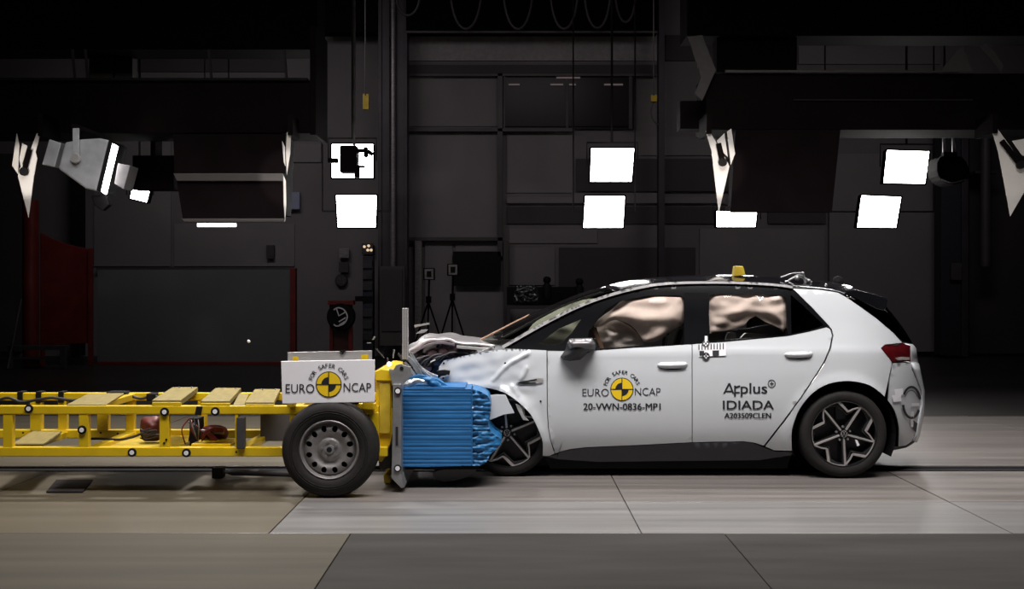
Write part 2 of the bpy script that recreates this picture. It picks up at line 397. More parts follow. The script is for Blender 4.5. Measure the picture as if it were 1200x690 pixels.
def yS(X, Z, px=None, py=None):
    y = herm(ZP, Z)
    if X > 2.62: y += .34*((X-2.62)/.62)**2.2
    if X < .1: y += .05*((.1-X)/.7)**2
    r = math.hypot(X-WR[0], Z-WR[1]); y -= .018*math.exp(-((r-.43)/.035)**2) if Z > .2 else 0
    if px is not None and px < 646 and py > 425: d = min(dseg((px, py), ARF[i], ARF[i+1]) for i in range(len(ARF)-1)); y -= .03*math.exp(-(d/7)**2)
    if .3 < X < 3.0: y -= .004*math.exp(-((Z-.985-.018*(X-1.5)/1.0)/.010)**2)*min(1, (X-.3)/.5)
    if px is not None and px < 640 and py > 409:
        for c in CRE:
            d = min(dseg((px, py), c[i], c[i+1]) for i in range(len(c)-1)); y -= .018*math.exp(-(d/1.9)**2)
        y += .012*noise.noise(Vector((px/16, py/12, 3)))*min(1, (640-px)/40)*min(1, max(0, (py-409)/12))
        if py > 440 and px < 585: y += .05*max(0, (py-440)/15)**2*.4
    return y
def side(px, py, off=0):
    y = .05
    for _ in range(30):
        s = S(y); X = (px-CX)/s; Z = H-(py-HY)/s; y += .6*(yS(X, Z, px, py)-y)
    return P(px, py, y+off)
def sd(off=0): return lambda px, py: side(px, py, off)
def cpanel(name, outline, mat=paint, holes=(), g=5, thick=.02, off=0, parent=None, mirror=True):
    n0 = len(bpy.data.objects)
    return shell(name, outline, sd(off), mat, parent or car, holes, g, thick, mirror=YC if mirror else None)

belt = [(641, 411.3), (660, 411.5), (698, 411), (740, 408), (757, 407), (817, 403), (848, 401), (923, 394), (950, 388.5), (972, 383)]
archF = crv([(636, 534), (636, 518), (631.7, 505), (624, 489), (618, 481), (607, 470.5), (593, 461), (580, 456.3), (566, 454), (549, 454.6)], 3)
fender = [(520, 422.5), (541.7, 417.5), (566.7, 412.5), (586.7, 409.7), (606.7, 409), (630, 410), (640.4, 410.6), (640.6, 450), (640.9, 480), (642, 500), (644.6, 515), (649.6, 531), (644, 534)]+archF+[(535, 456), (525, 455.5), (519, 452), (513, 444), (517, 441), (522, 440), (527, 436.5), (520, 433.5), (514, 434), (515, 429)]
fnd = cpanel('front_fender', fender, g=2.3, mirror=False)
shell('front_fender', [(540, 417.5), (566.7, 412.5), (586.7, 409.7), (606.7, 409), (640, 410.6), (640.5, 480), (644, 515), (649, 531)]+archF+[(540, 455)], sd(0), paint, car, (), 6, .02, mirror=None)
# second copy becomes the far fender
far = bpy.data.objects['front_fender.001']
for v in far.data.vertices: v.co.y = 2*YC-v.co.y
far.data.flip_normals()
doorF = [(641.6, 411.3)]+belt[1:5]+[(810.5, 403.5), (810.6, 460), (810.7, 518), (780, 519.6), (740, 521.6), (710, 522.8), (687, 523.8), (668, 526), (658, 528.5), (651, 531), (645.6, 516), (643, 500), (641.9, 480)]
fd = cpanel('front_door', doorF)
doorR = [(811.6, 403.3), (848, 401), (923, 394), (950, 388.5), (969, 383.6), (973, 386), (974.8, 393), (972, 408), (965, 424), (955, 440), (938, 465.5), (920, 490), (909, 504), (895, 522), (884, 518.5), (872, 517), (840, 517.3), (811.6, 518)]
rd = cpanel('rear_door', doorR)
archR = crv([(928, 528), (927.5, 510), (930, 496), (937, 479), (950, 462.5), (966, 451.5), (983, 447), (1000, 446.6), (1020, 451.7), (1036.7, 464.5), (1048, 480), (1053, 497), (1053.5, 512), (1053, 523)], 3)
quarter = [(929.5, 338.3), (951.7, 360), (971.7, 381.7), (975, 386), (976.7, 393), (974, 409), (967, 425), (957, 441), (940, 466), (922, 491), (911, 505), (897, 523), (907, 527.5)]+archR[:-6]+[(1043, 455), (1041, 440), (1045, 425.5), (1044, 423), (1032, 408), (1037, 403.5), (1057, 401.5), (1046.7, 390), (1026.7, 373), (1003, 356), (990, 347.5), (982, 343), (960, 339.5)]
# trimmed so that the bumper can take over behind the wheel
ia = min(range(len(archR)), key=lambda i: abs(archR[i][0]-1038)+abs(archR[i][1]-466))
quarter = quarter[:13]+archR[:ia+1]+[(1041, 445), (1045, 425.5), (1044, 423), (1032, 408), (1037, 403.5), (1057, 401.5), (1046.7, 390), (1026.7, 373), (1003, 356), (990, 347.5), (982, 343), (960, 339.5)]
cpanel('rear_quarter_panel', quarter)
bumper = archR[ia+1:]+[(1062, 521.5), (1069, 516.5), (1073.5, 508), (1075, 496), (1077.5, 485), (1079.5, 473), (1079, 457), (1075, 447), (1069, 434), (1067, 425), (1046.5, 425.5), (1042.5, 446)]
cpanel('rear_bumper', bumper, g=4)
cpanel('bumper_lip', [(1042, 524), (1053, 523.5), (1062, 522), (1069, 517), (1074, 508), (1076, 509), (1071, 519), (1062, 524.5), (1047, 527.5), (1042, 526)], darkpl, g=4)
tl = cpanel('tail_lamp', [(1033, 407.5), (1038, 404.5), (1058, 402.5), (1066.7, 405), (1067, 423), (1045.5, 423.5)], redg, g=3, off=.001)
cpanel('lamp_strip', [(1049, 419.5), (1056, 418), (1066, 418.5), (1066, 421.5), (1052, 422)], alum, g=3, off=-.004)
# sill and dark skirt
cpanel('side_sill', [(650, 533), (658, 529.5), (668, 527), (687, 524.8), (710, 523.8), (740, 522.6), (780, 520.6), (811, 519), (872, 518), (884, 519.6), (896, 524.5), (908, 529), (928, 529.5), (928, 533), (890, 539), (700, 541), (655, 538), (638, 535)], sillm, g=6, thick=.05)
# black window surround with four glass openings
trimc = crv([(589, 408), (615, 393), (643, 377.5), (673, 362.5), (701.7, 351.2), (726.7, 343.5), (750, 338), (773, 334.2), (807, 332.3), (857, 332.3), (907, 334.8), (929, 337.8)], 3)
dlo = trimc+[(951, 360), (971, 382), (968, 383.4), (950, 388), (923, 393.5), (848, 400.5), (817, 402.6), (757, 406.6), (740, 407.6), (698, 410.5), (660, 411), (641, 410.5), (606, 408.7)]
hA = [(632, 402), (655, 385), (681, 374), (670, 390), (658, 402), (648, 404)]
hB = crv([(703, 372), (711, 362), (727, 353), (745, 349), (765, 346)], 3)+[(797, 346), (801.5, 349), (802, 404), (752, 405), (702, 408.5), (688, 404), (690, 388)]
hC = [(831, 347), (838, 344.5), (914, 345.5), (920.5, 348), (923, 392.5), (831, 400)]
hD = [(926.5, 345), (940, 357), (966, 381.5), (950, 386.5), (927.5, 391)]
sur = cpanel('window_surround', dlo, M('satin_black_surround', (.004, .004, .005), .2, 0, 0, .1, 5, spec=.12), [hA, hB, hC, hD], 5, .03, off=.006)
for nm, hh, mt in (('quarter_glass', hA, clear), ('door_glass', hB, clear), ('door_glass', hC, clear), ('quarter_glass', hD, tint)):
    cpanel(nm, hh, mt, g=8, thick=0, off=.016)
# silver roof rail strip
def ribbon(pts, wd):
    n = len(pts); L = []; R = []
    for i, p in enumerate(pts):
        a = pts[max(0, i-1)]; b = pts[min(n-1, i+1)]; d = math.hypot(b[0]-a[0], b[1]-a[1]) or 1
        nx, ny = -(b[1]-a[1])/d, (b[0]-a[0])/d; w_ = wd(i/(n-1)) if callable(wd) else wd
        L.append((p[0]+nx*w_/2, p[1]+ny*w_/2)); R.append((p[0]-nx*w_/2, p[1]-ny*w_/2))
    return L+R[::-1]
cpanel('roof_trim', ribbon([(a, b-1.2) for a, b in trimc], lambda t: 3.6-1.0*t), trimsil, g=3, thick=.02, off=-.014)
# inner pillar between quarter window and door glass, door mirror
cpanel('inner_pillar', [(699, 357), (706, 360), (678, 403), (664, 404)], darkpl, g=5, off=.02)
mir = pillow('door_mirror', [(665, 402), (668, 397), (694, 396), (698.5, 403), (697.5, 410), (688, 414), (680, 421.5), (668, 423), (660, 421.5), (657, 418), (663, 410)], -.02, .13, 6, darkpl, car, g=2.5, thick=.06)
mm = pillow('mirror_cap', [(665.5, 402.5), (668, 398), (693, 397), (697.5, 403), (696.5, 408.5), (668, 409)], -.10, .07, 4, M('mirror_cap_grey', (.12, .11, .12), .3, .3, .5), mir, g=2.5, thick=.05)
B('mirror_arm', (P(672, 415, 0).x, -.04, P(0, 413, 0).z), (P(690, 405, 0).x, .06, P(0, 406, 0).z), darkpl, mir)
# door handles
for x0, x1, yy, dr in ((770, 806, 428.3, fd), (919, 953, 415.8, rd)):
    L_ = x1-x0; o_ = crv([(x0, yy), (x0+4, yy-3.6), ((x0+x1)/2, yy-4.2), (x1-4, yy-4.4), (x1, yy-1.5), (x1-4, yy+2.6), ((x0+x1)/2, yy+3.6), (x0+5, yy+3)], 3, True)
    zc = side((x0+x1)/2, yy).y
    hd = shell('door_handle', o_, (lambda o2, z0: lambda px, py: side(px, py, -.028*(1-math.exp(-dpoly((px, py), o2)/1.6))-.003))(o_, zc), paint, dr, g=1.5, thick=.03)
    cu = cpanel('handle_recess', crv([(x0+3, yy+3), ((x0+x1)/2, yy+5), (x1-6, yy+3.6), ((x0+x1)/2, yy+2)], 3, True), blk, g=2, off=-.0025, thick=.002, parent=dr, mirror=False)
# fender garnish and dent marks
cpanel('fender_garnish', [(605, 448.3), (616, 445.5), (631, 443), (637, 443.5), (636, 448), (629, 449.3), (614, 450.3)], alum, g=2, thick=.003, off=-.008, parent=fnd, mirror=False)
cpanel('garnish_slot', [(605, 448.3), (614, 446.7), (629, 443.9), (629, 445), (612, 448), (628, 448), (628, 449), (612, 450)], blk, g=2, thick=.002, off=-.012, parent=fnd, mirror=False)
for a, b in ((520, 425.5), (592, 425.5), (519.5, 443), (633.5, 470)):
    G().lathe([(.0, -.004), (.008, -.004), (.008, .003)], 12, tuple(side(a, b))).out('paint_chip', blk, fnd)

# roof, windscreen, tailgate: lofts between the side edges through the crown
def loft(name, edge, cen, mat, n=10, lift=0, par=None, yin=0):
    vs = []; fs = []; k = len(edge)
    for (e, c) in zip(edge, cen):
        E = side(e[0], e[1], yin) if len(e) == 2 else P(*e); C = P(c[0], c[1], YC)
        for j in range(2*n+1):
            t = j/n; u = t if t <= 1 else 2-t; w_ = math.sin(u*PI/2)**.85
            y = E.y+(YC-E.y)*u; y = y if t <= 1 else 2*YC-y
            vs.append(Vector((E.x+(C.x-E.x)*w_, y, E.z+(C.z-E.z)*w_)))
    q = 2*n+1
    for i in range(k-1):
        for j in range(q-1): fs.append((i*q+j, (i+1)*q+j, (i+1)*q+j+1, i*q+j+1))
    o = mesh(name, vs, fs, mat, par or car, True)
    bm = bmesh.new(); bm.from_mesh(o.data); bmesh.ops.recalc_face_normals(bm, faces=bm.faces)
    if sum(f.normal.z for f in bm.faces) < 0: bmesh.ops.reverse_faces(bm, faces=bm.faces)
    bm.to_mesh(o.data); bm.free()
    if mat is not wsg:
        so = o.modifiers.new('thickness', 'SOLIDIFY'); so.thickness = .008; so.offset = -1
    return o
wsE = crv([(590, 406), (615, 391.5), (643, 376), (673, 361), (701, 350), (724, 343)], 3)
wsC = crv([(563, 398), (592, 383), (620, 369), (650, 356), (680, 343.5), (707, 335.5)], 3)
loft('windscreen', wsE, wsC, wsg)
loft('roof', crv([(724, 343), (740, 339), (757, 336), (773, 333), (807, 331), (857, 331), (907, 333.5), (928, 336), (960, 338.5), (982, 342.2), (990, 346.5)], 2),
     crv([(707, 335.5), (725, 330.8), (745, 327.5), (775, 324.5), (810, 322.6), (857, 321.8), (905, 323.5), (935, 326), (965, 329.5), (985, 332.5), (995, 335)], 2), blackp)
loft('tailgate_glass', crv([(990, 347), (1003, 355.5), (1026.7, 372.5), (1046.7, 389.5), (1058, 401)], 2), crv([(1000, 338), (1025, 350), (1040, 366), (1054, 385), (1064, 402)], 2), tint)
loft('tailgate_skin', crv([(990, 347), (1003, 355.5), (1026.7, 372.5), (1046.7, 389.5), (1058, 401)], 2), crv([(998, 340), (1022, 351), (1037, 367), (1051, 386), (1062, 403)], 2), blackp)
loft('tailgate', [(1058, 402), (1067, 405), (1067, 424)], [(1064, 402), (1068, 408), (1070, 424)], paint)
loft('bumper_beam', [(1067, 425), (1070, 434), (1075, 447), (1079, 457), (1079.5, 473), (1077, 485), (1075, 496), (1073, 508), (1069, 516)], [(1070, 425), (1072, 434), (1075, 447), (1078, 457), (1078, 473), (1077, 485), (1074, 496), (1072, 508), (1068, 516)], paint)
# spoiler
sp = G(); pr = [(984, 341.5), (1000, 339.5), (1018, 343.5), (1037, 349), (1039, 352), (1037, 361), (1034, 364), (1026, 362), (1010, 354), (996, 348)]
for j in range(9):
    t = j/8; y = .27+(1.26)*t; k = 1+.0*t
    for a, b in pr:
        q = P(a, b, .30); sp.v.append(Vector((q.x+.06*math.sin(PI*t), y, q.z+.02*math.sin(PI*t))))
n_ = len(pr)
for j in range(8):
    for i in range(n_): sp.f.append((j*n_+i, j*n_+(i+1) % n_, (j+1)*n_+(i+1) % n_, (j+1)*n_+i)); sp.m.append(0)
sp.f += [tuple(range(n_)), tuple(range(8*n_, 9*n_))]; sp.m += [0, 0]
sp.out('roof_spoiler', blackp, car, bevel=.006)
# bonnet: buckled sheet standing over the open engine bay
bn = crv([(478, 420), (482, 412.5), (492, 406), (505, 401), (516, 399.5), (526, 400), (535, 403), (552, 405), (566, 406), (580, 407.5)], 3)
vs = []; fs = []; nn = 12
for i, (a, b) in enumerate(bn):
    E = P(a, b, .16)
    for j in range(nn+1):
        t = j/nn; y = .16+(1.48)*t; w_ = math.sin(PI*min(1, t*1.0))
        wv = .012*math.sin(i*.9+t*9)*(1-i/len(bn))
        vs.append(Vector((E.x-.10*w_, y, E.z+.015*w_+wv-(.10*t if i < 8 else .02*t))))
for i in range(len(bn)-1):
    for j in range(nn): fs.append((i*(nn+1)+j, i*(nn+1)+j+1, (i+1)*(nn+1)+j+1, (i+1)*(nn+1)+j))
bo = mesh('bonnet', vs, fs, M('scratched_bonnet', (.38, .36, .37), .3, .3, .5, .25, 9), car, True)
so = bo.modifiers.new('t', 'SOLIDIFY'); so.thickness = .022
PP('bonnet_edge', ribbon(crv([(481, 416), (492, 408.5), (505, 403), (520, 401.8), (533, 404)], 3), 2.6), .13, .03, M('pinkish_metal', (.36, .29, .31), .3, .6), bo, .002)
PP('bonnet_edge', ribbon([(535, 406.3), (552, 407.8), (569, 409.3), (579, 408.5)], 3.2), .12, .03, alum, bo, .002)
PP('bonnet_hinge', ribbon([(563, 413), (572, 409), (576, 406)], 2.2), .10, .02, alum, bo, .002)
# engine bay contents
eb = G()
eb.box((-.85, .25, .72), (-.25, 1.55, .90)); eb.box((-.75, .2, .86), (-.3, 1.2, .96)); eb.box((-.12, .45, .3), (.1, 1.4, .75))
eb.out('engine_bay_block', engine, car, bevel=.04)
for i, (a, b, r) in enumerate([(495, 421, .05), (508, 416, .06), (502, 430, .045), (520, 412, .05), (530, 410, .04)]):
    c = P(a, b, .22); G().lathe([(.001, -.07), (r*.7, -.065), (r, -.03), (r, .06), (.001, .07)], 20, c).out('reservoir', engine, car, True)
for i in range(7):
    a = P(478+i*6, 436-i*2, .15); b_ = P(500+i*8, 418+random.uniform(-4, 8), .18)
    G().tube(crv([tuple(a), tuple(a.lerp(b_, .4)+Vector((0, -.03, .05))), tuple(b_)], 4), .008).out('hose', dgrey, car, True)
c = P(507, 423, .12); G().add([c+Vector((-.02, 0, -.012)), c+Vector((.025, 0, .006)), c+Vector((.02, .004, .016)), c+Vector((-.015, .004, .0))], [(0, 1, 2, 3)]).out('headlamp_shard', alum, car)
# crushed front strips (bumper reinforcement)
crm = M('crushed_silver', (.40, .42, .46), .3, .7, 0, .4, 14, .3)
for k, (pts, wd, y, mt) in enumerate([
    ([(476, 418), (484, 426), (491, 437), (497, 447)], 5, -.32, crm), ([(481, 413), (487, 424), (495, 434), (508, 445)], 3, -.28, crm),
    ([(484, 440), (495, 444), (510, 448), (522, 455)], 9, -.30, blueg), ([(470, 452), (480, 445), (492, 442), (505, 446), (515, 453)], 6, -.36, blueg),
    ([(488, 429), (500, 438), (512, 443)], 6, -.25, crm), ([(500, 440), (513, 446), (521, 454)], 5, -.2, blueg),
    ([(474, 424), (480, 432), (486, 440)], 3, -.34, crm), ([(512, 437), (520, 436), (527, 437)], 5, -.02, blk)]):
    PP('crumpled_strip', ribbon(crv(pts, 4), wd), y, .05, mt, car, .004)
PP('torn_fender_piece', [(572, 463), (581, 462.3), (592.5, 462.5), (596, 470), (603, 484), (590, 486), (573.5, 492.5), (575, 480)], -.06, .012, paint, car, .003)
PP('torn_liner_piece', [(604, 473), (610, 475), (614, 487), (620, 493), (613, 492), (607, 481)], -.02, .01, alum, car, .003)
# wheels
def wheelcar(c, rot, yaw=0, rs=1.0):
    w_ = bpy.data.objects.new('wheel', None); COL.objects.link(w_); w_.parent = car; w_.location = c; w_.rotation_euler = (0, 0, yaw)
    t = G().lathe([(.256*rs, .02), (.262*rs, .004), (.275, -.001), (.30, -.004), (.322, .002), (.336, .016), (.344, .035), (.346, .06), (.346, .17), (.34, .20), (.32, .225), (.262, .22)], 72)
    def rsc(o):
        for v in o.data.vertices: v.co.x *= rs; v.co.z *= rs
        return o
    t.lathe([(.3462, .10), (.3475, .102), (.3475, .107), (.3462, .109)], 72); t.out('tyre', rubber, w_, True)
    G().lathe([(.258, .018), (.250, .012), (.246, .03), (.244, .21)], 64).out('rim', alloyb, w_, True)
    G().lathe([(.001, .11), (.245, .115)], 48).out('brake_disc', M_disc, w_, True)
    G().lathe([(.262, .012), (.258, .004), (.251, .006), (.249, .014)], 72).out('rim_lip', alloyb, w_, True)
    d = G()
    pol = lambda r, a: (r*math.cos(math.radians(a)), r*math.sin(math.radians(a)))
    sp_ = G(); hk = G()
    for k in range(5):
        a = rot+72*k
        sp_.prism([pol(.03, a+40), pol(.10, a+9), pol(.25, a+3.5), pol(.25, a-3.5), pol(.10, a-9), pol(.03, a-40)], .03, .08)
        sp_.prism([pol(.252, a), pol(.252, a-10), pol(.252, a-20), pol(.252, a-30), pol(.236, a-36), pol(.160, a-50), pol(.17, a-56), pol(.236, a-68), pol(.252, a-72), pol(.20, a-66), pol(.145, a-50), pol(.218, a-28), pol(.232, a-12), pol(.236, a-2)], .035, .075)
        d.prism(ribbon([pol(.036, a), pol(.245, a)], .013), .012, .032)
        d.prism(ribbon([pol(.254, a-30), pol(.176, a-51)], lambda t_: .020-.004*t_), .014, .034)
        d.prism(ribbon([pol(.176, a-51), pol(.205, a-60), pol(.246, a-71)], .010), .014, .034)
        d.prism(ribbon([pol(.249, a-i*3) for i in range(12)], .008), .012, .03)
    sp_.out('spoke_body', alloyb, w_, bevel=.003); d.out('spoke_face', alloy, w_, bevel=.001)
    hb = G().lathe([(.001, .006), (.026, .006), (.030, .012), (.032, .04)], 28).out('hub_cap', alloyb, w_, True)
    e = G(); e.lathe([(.024, .004), (.0265, .004), (.0265, .008)], 28)
    for pts in ([(-.010, .022), (0, .002), (.010, .022)], [(-.021, .010), (-.011, -.019), (0, .0), (.011, -.019), (.021, .010)]): e.prism(ribbon(pts, .0035), .003, .007)
    e.out('emblem', alloy, hb)
    nb = G()
    for k in range(5): q = pol(.055, rot+36+72*k); nb.lathe([(.001, .018), (.008, .018), (.009, .04)], 10, (q[0], 0, q[1]))
    nb.out('wheel_bolt', galv, w_)
    G().box((-.045, .085, .10), (.045, .105, .21)).out('brake_caliper', darkpl, w_, bevel=.01)
    if rs != 1:
        for o in w_.children:
            if not o.name.startswith('tyre'): rsc(o)
    return w_
M_disc = M('brake_disc_steel', (.03, .028, .03), .4, .5, 0, .2, 12)
wR = wheelcar((WR[0], .015, .348), 57)
G().prism([(.088, -.045), (.105, -.05), (.125, -.088), (.105, -.098)], .008, .03).out('white_tape', white, wR, bevel=.002)
wF = wheelcar((-.039, .105, .345), 23, math.radians(-2), 1.07)
for (X, z) in ((WR[0], .348), (WF[0], .348)):
    w2 = wheelcar((X, 1.785, z), 57, PI)
PP('under_shield', crv([(508, 553), (525, 549), (552, 549), (558, 552), (545, 560), (522, 565), (511, 562)], 3, True), -.25, .5, M('grey_undertray', (.085, .08, .082), .45), car, .01)
# wheel housings, floor pan, cabin
for c in (WR, WF):
    for s_ in (0, 1):
        g_ = G(); n = 28; pts = []
        for i in range(n+1):
            q = math.radians(-25+230*i/n); pts.append((c[0]+.415*math.cos(q), c[1]+.415*math.sin(q)))
        v = []; 
        for y in (.045, .36): v += [(p[0], y if not s_ else 1.8-y, p[1]) for p in pts]
        v.append((c[0], .36 if not s_ else 1.44, c[1])); f = [(i, i+1, n+2+i, n+1+i) for i in range(n)]+[(n+1+i, n+2+i, 2*(n+1)) for i in range(n)]
        g_.add(v, f); g_.out('wheel_liner', blk, car, flipfix=False)
fp = G(); fp.box((.45, .12, .15), (2.15, 1.68, .34)); fp.box((-.0, .42, .18), (3.2, 1.38, .45)); fp.box((3.0, .5, .3), (3.22, 1.3, .8)); fp.out('floor_pan', blk, car, bevel=.01)
PP('battery_skirt', [(638, 535), (928, 532), (922, 549), (645, 549)], .16, .02, blk, car, .003)
cb = G(); cb.box((.1, .12, .80), (.5, 1.68, 1.00)); cb.out('dashboard', seatm, car, bevel=.05)
def seat(x, y, m=seatm):
    g_ = G(); g_.box((x, y-.25, .35), (x+.5, y+.25, .55)); g_.prism([(x+.40, .45), (x+.56, .45), (x+.72, 1.12), (x+.60, 1.14)], y-.24, y+.24); g_.prism([(x+.61, 1.17), (x+.71, 1.16), (x+.75, 1.34), (x+.66, 1.36)], y-.12, y+.12)
    return g_.out('seat', m, car, bevel=.04)
seat(.85, .5); seat(.85, 1.3); seat(1.85, .5, tan); seat(1.85, 1.3)
G().tube([(.72+.10*math.sin(q)*.35, .5+.18*math.cos(q), .98+.18*math.sin(q)) for q in [2*PI*i/24 for i in range(24)]], .014, closed=True).out('steering_wheel', darkpl, car, True)
PP('interior_white_part', [(850, 398), (853, 390), (862, 390), (863, 397)], .42, .05, white, car)
PP('interior_light_part', [(868, 396), (874, 390), (900, 392), (884, 396)], .45, .05, alum, car)
PP('b_pillar', [(803, 343), (829, 343), (830, 405), (801, 405)], .20, .06, blk, car)
PP('seat_belt', ribbon([(694, 382), (706, 408)], 4), .22, .01, tan, car)
# airbags
pillow('airbag', crv([(694, 383), (704, 372), (718, 362), (730, 352), (746, 348), (770, 345.5), (796, 345.5), (803, 353), (801, 378), (786, 388), (772, 399), (757, 401), (752, 396), (742, 383), (728, 376), (716, 376), (706, 382)], 3, True), .24, .07, 9, beige, car, 2.2, .05, 26, 2)
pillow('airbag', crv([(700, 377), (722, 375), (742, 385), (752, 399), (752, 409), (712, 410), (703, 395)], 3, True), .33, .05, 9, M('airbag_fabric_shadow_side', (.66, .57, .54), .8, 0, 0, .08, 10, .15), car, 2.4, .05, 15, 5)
pillow('airbag', [(829, 343), (850, 341), (922, 343), (923, 380), (918, 388.5), (913, 384), (897, 377), (886, 370), (878, 374), (872, 381), (862, 385), (845, 388), (832, 391)], .24, .04, 9, beige, car, 2.2, .035, 18, 8)
pillow('passenger_airbag', crv([(616, 396), (624, 380), (640, 370), (664, 358), (690, 350), (702, 354), (694, 378), (676, 399), (645, 405), (622, 404)], 3, True), .8, .08, 9, M('pale_green_grey_fabric', (.24, .24, .20), .8, 0, 0, .08, 8), car, 3, .03, 22, 12)
for x_, a_, b_ in ((640.7, 412, 530), (811.1, 405, 518)): cpanel('door_seal', [(x_-2, a_), (x_+2, a_), (x_+2+(0 if x_ > 700 else 2), b_-12), (x_-2, b_-12)], M('door_seal_grey', (.10, .10, .105), .6), g=8, thick=.0, off=.022)
# roof items
mk = PP('roof_marker', [(860, 324), (862, 311.5), (871, 311.5), (874, 322.5)], .55, .12, yeld, car, .008)
for k, (a, b, c2, d2, r) in enumerate([(915, 325, 929, 320, .006), (929, 320, 942, 319.5, .005), (922, 330, 936, 322, .008), (936, 322, 951, 331, .012), (941, 320, 944, 332, .01)]):
    G().tube([P(a, b, .45), P(c2, d2, .45)], r).out('roof_bracket', galv, car, True)
for a, b, r in ((941, 320, .013), (934, 326, .022), (921, 330, .012), (968, 334, .014), (948, 329, .016)):
    G().lathe([(.001, -r), (r*.7, -r*.7), (r, 0), (r*.7, r*.7), (.001, r)], 14, P(a, b, .42)).out('roof_sensor', galv, car, True)
G().lathe([(.001, -.03), (.045, -.02), (.05, .0), (.045, .02), (.001, .03)], 20, P(982, 330, .9)).out('roof_camera', blk, car, True)
G().tube([P(563, 398, .85), P(592, 383, .88), P(620, 369, .9)], .007).out('wiper_arm', M('brass_edge', (.30, .18, .12), .4, .4), car, True)
# rear bumper tape and sensor wiring
dc = Decal(sd(-.012)); dc.ring(1068, 471, 11.5, 19, 2.6, 10, 150, 0, 2); dc.ring(1068, 471, 11.5, 20, 3.0, 190, 330, 0, 2); dc.ring(1067.5, 472, 8.5, 15, .8, 30, 150, 0, 3)
dc.quad([(1067, 482), (1071, 482), (1070, 500), (1067, 500)], 1, 4); dc.quad([(1048, 456), (1058, 455), (1058, 462), (1049, 463)], 1, 1); dc.quad([(1045, 463), (1056, 462), (1056, 470), (1047, 471)], 1, 1)
dc.quad([(1068, 472), (1077, 472), (1077, 475.5), (1068, 475.5)], 1, 5); dc.quad([(1070, 492), (1075, 496), (1073, 507), (1070, 503)], 0, 3)
dc.out('bumper_tape', [ink, white], car)
# stickers on the doors
d1 = Decal(sd()); d1.roundel(728.8, 456, 13.6)
d1.text('EURO', 682.5, 455.4, 713.5, 464.4, bold=-.004); d1.text('NCAP', 744, 454.4, 774, 463.4, bold=-.004)
d1.arctext('FOR SAFER CARS', 728.8, 456, 17.8, 163, 20, 4.6)
d1.text('20-VWN-0836-MP1', 683.5, 472.3, 773.7, 480.3, bold=.012)
d1.out('front_door_print', [ink, inky], fd)
d2 = Decal(sd())
# wordmark: the first p is drawn as an r-like stroke joined to the A
d2.quad([(847.3, 461), (853.6, 448.7), (855.6, 448.7), (860.4, 461), (858.2, 461), (854.6, 451.6), (849.6, 461)], 0, 1)
d2.quad([(850.6, 457.6), (858.4, 457.6), (858.4, 459.2), (850, 459.2)], 0, 1)
d2.quad([(860.2, 451.5), (862.3, 451.5), (862.3, 464.8), (860.2, 464.8)], 0, 1); d2.quad([(862, 452.6), (867, 451.3), (867.6, 453.2), (862.3, 455.2)], 0, 1)
d2.quad([(862, 459), (866.8, 459), (866.8, 460.8), (862, 460.8)], 0, 1)
d2.text('plus', 867.8, 448.6, 898.5, 464.8, bold=.012)
d2.ring(904.2, 449.5, 4.6, 4.8, .9, 0, 360, 0, 1); d2.rect(902, 448.9, 906.4, 450.1, 0, 2); d2.rect(903.6, 447.2, 904.8, 451.8, 0, 2)
d2.text('IDIADA', 847, 469.2, 906.4, 479.5, bold=.012); d2.text('A203509CLEN', 848.7, 483.7, 903, 490, bold=.014)
d2.out('rear_door_print', [ink], rd)
d3 = Decal(sd(-.006)); d3.quad([(819, 403.8), (850.5, 401.5), (850.5, 416.5), (819, 417.5)], 1, 1)
for i in range(9):
    x = 818.4+i*3.55; d3.quad([(x, 403.6-i*.2), (x+1.3, 403.6-i*.2), (x+1.3, 409.8-i*.1), (x, 409.8-i*.1)], 0, 2)
d3.quad([(819.5, 411), (825, 411), (825, 416.8), (819.5, 416.8)], 0, 2); d3.quad([(834.8, 410.6), (842.5, 410.4), (842.5, 416.5), (834.8, 416.7)], 0, 2)
for cx, cy in ((827, 402.5), (827.3, 417.2)):
    d3.fan(cx, cy, 4.4, 0, 360, 0, 3, 20)
    for q in (0, 90, 180, 270): d3.fan(cx+1.9*math.cos(math.radians(q)), cy+1.9*math.sin(math.radians(q)), 1.0, 0, 360, 1, 4, 8)
d3.quad([(825.8, 393.5), (829, 393.5), (829, 399.5), (825.8, 400)], 1, 5)
d3.out('scale_target_sticker', [ink, white], rd)
adopt(car)

# =============================================================== TROLLEY
YN, YF = -.60, .49                                     # near and far rail planes
tro = thing('crash_trolley', 'yellow steel barrier trolley carrying the blue crush block on its front', 'trolley', (-3, -.05, 0))
X0 = -6.2
def rail(px0, px1, z0, z1, y, d=.07, nm='rail', m=yel, par=tro): return B(nm, (px0, y, z0), (px1, y+d, z1), m, par, .006)
ZT, ZB = H-(475.5-HY)/S(YN), H-(535-HY)/S(YN)
XN = P(462, 0, YN).x
for y in (YN, YF-.07):
    rail(X0, XN-.15, ZT-.062, ZT, y); rail(X0, XN-.05, ZB, ZB+.068, y)
    for px in (8.5, 97.5, 192, 277, 345, 438):
        wd = 5.5 if px != 277 else 2
        x = P(px, 0, YN).x; B('post', (x-wd/S(YN), y+.004, ZB+.06), (x+wd/S(YN), y+.062, ZT-.05), yel, tro, .004)
    for x in (-5.9, -5.2, -4.6): B('post', (x-.035, y+.004, ZB+.06), (x+.035, y+.062, ZT-.05), yel, tro, .004)
for px in (48, 126): 
    x = P(px, 0, YF).x; B('post', (x-.06, YF-.075, ZB+.06), (x+.03, YF-.01, ZT-.05), yel, tro, .004)
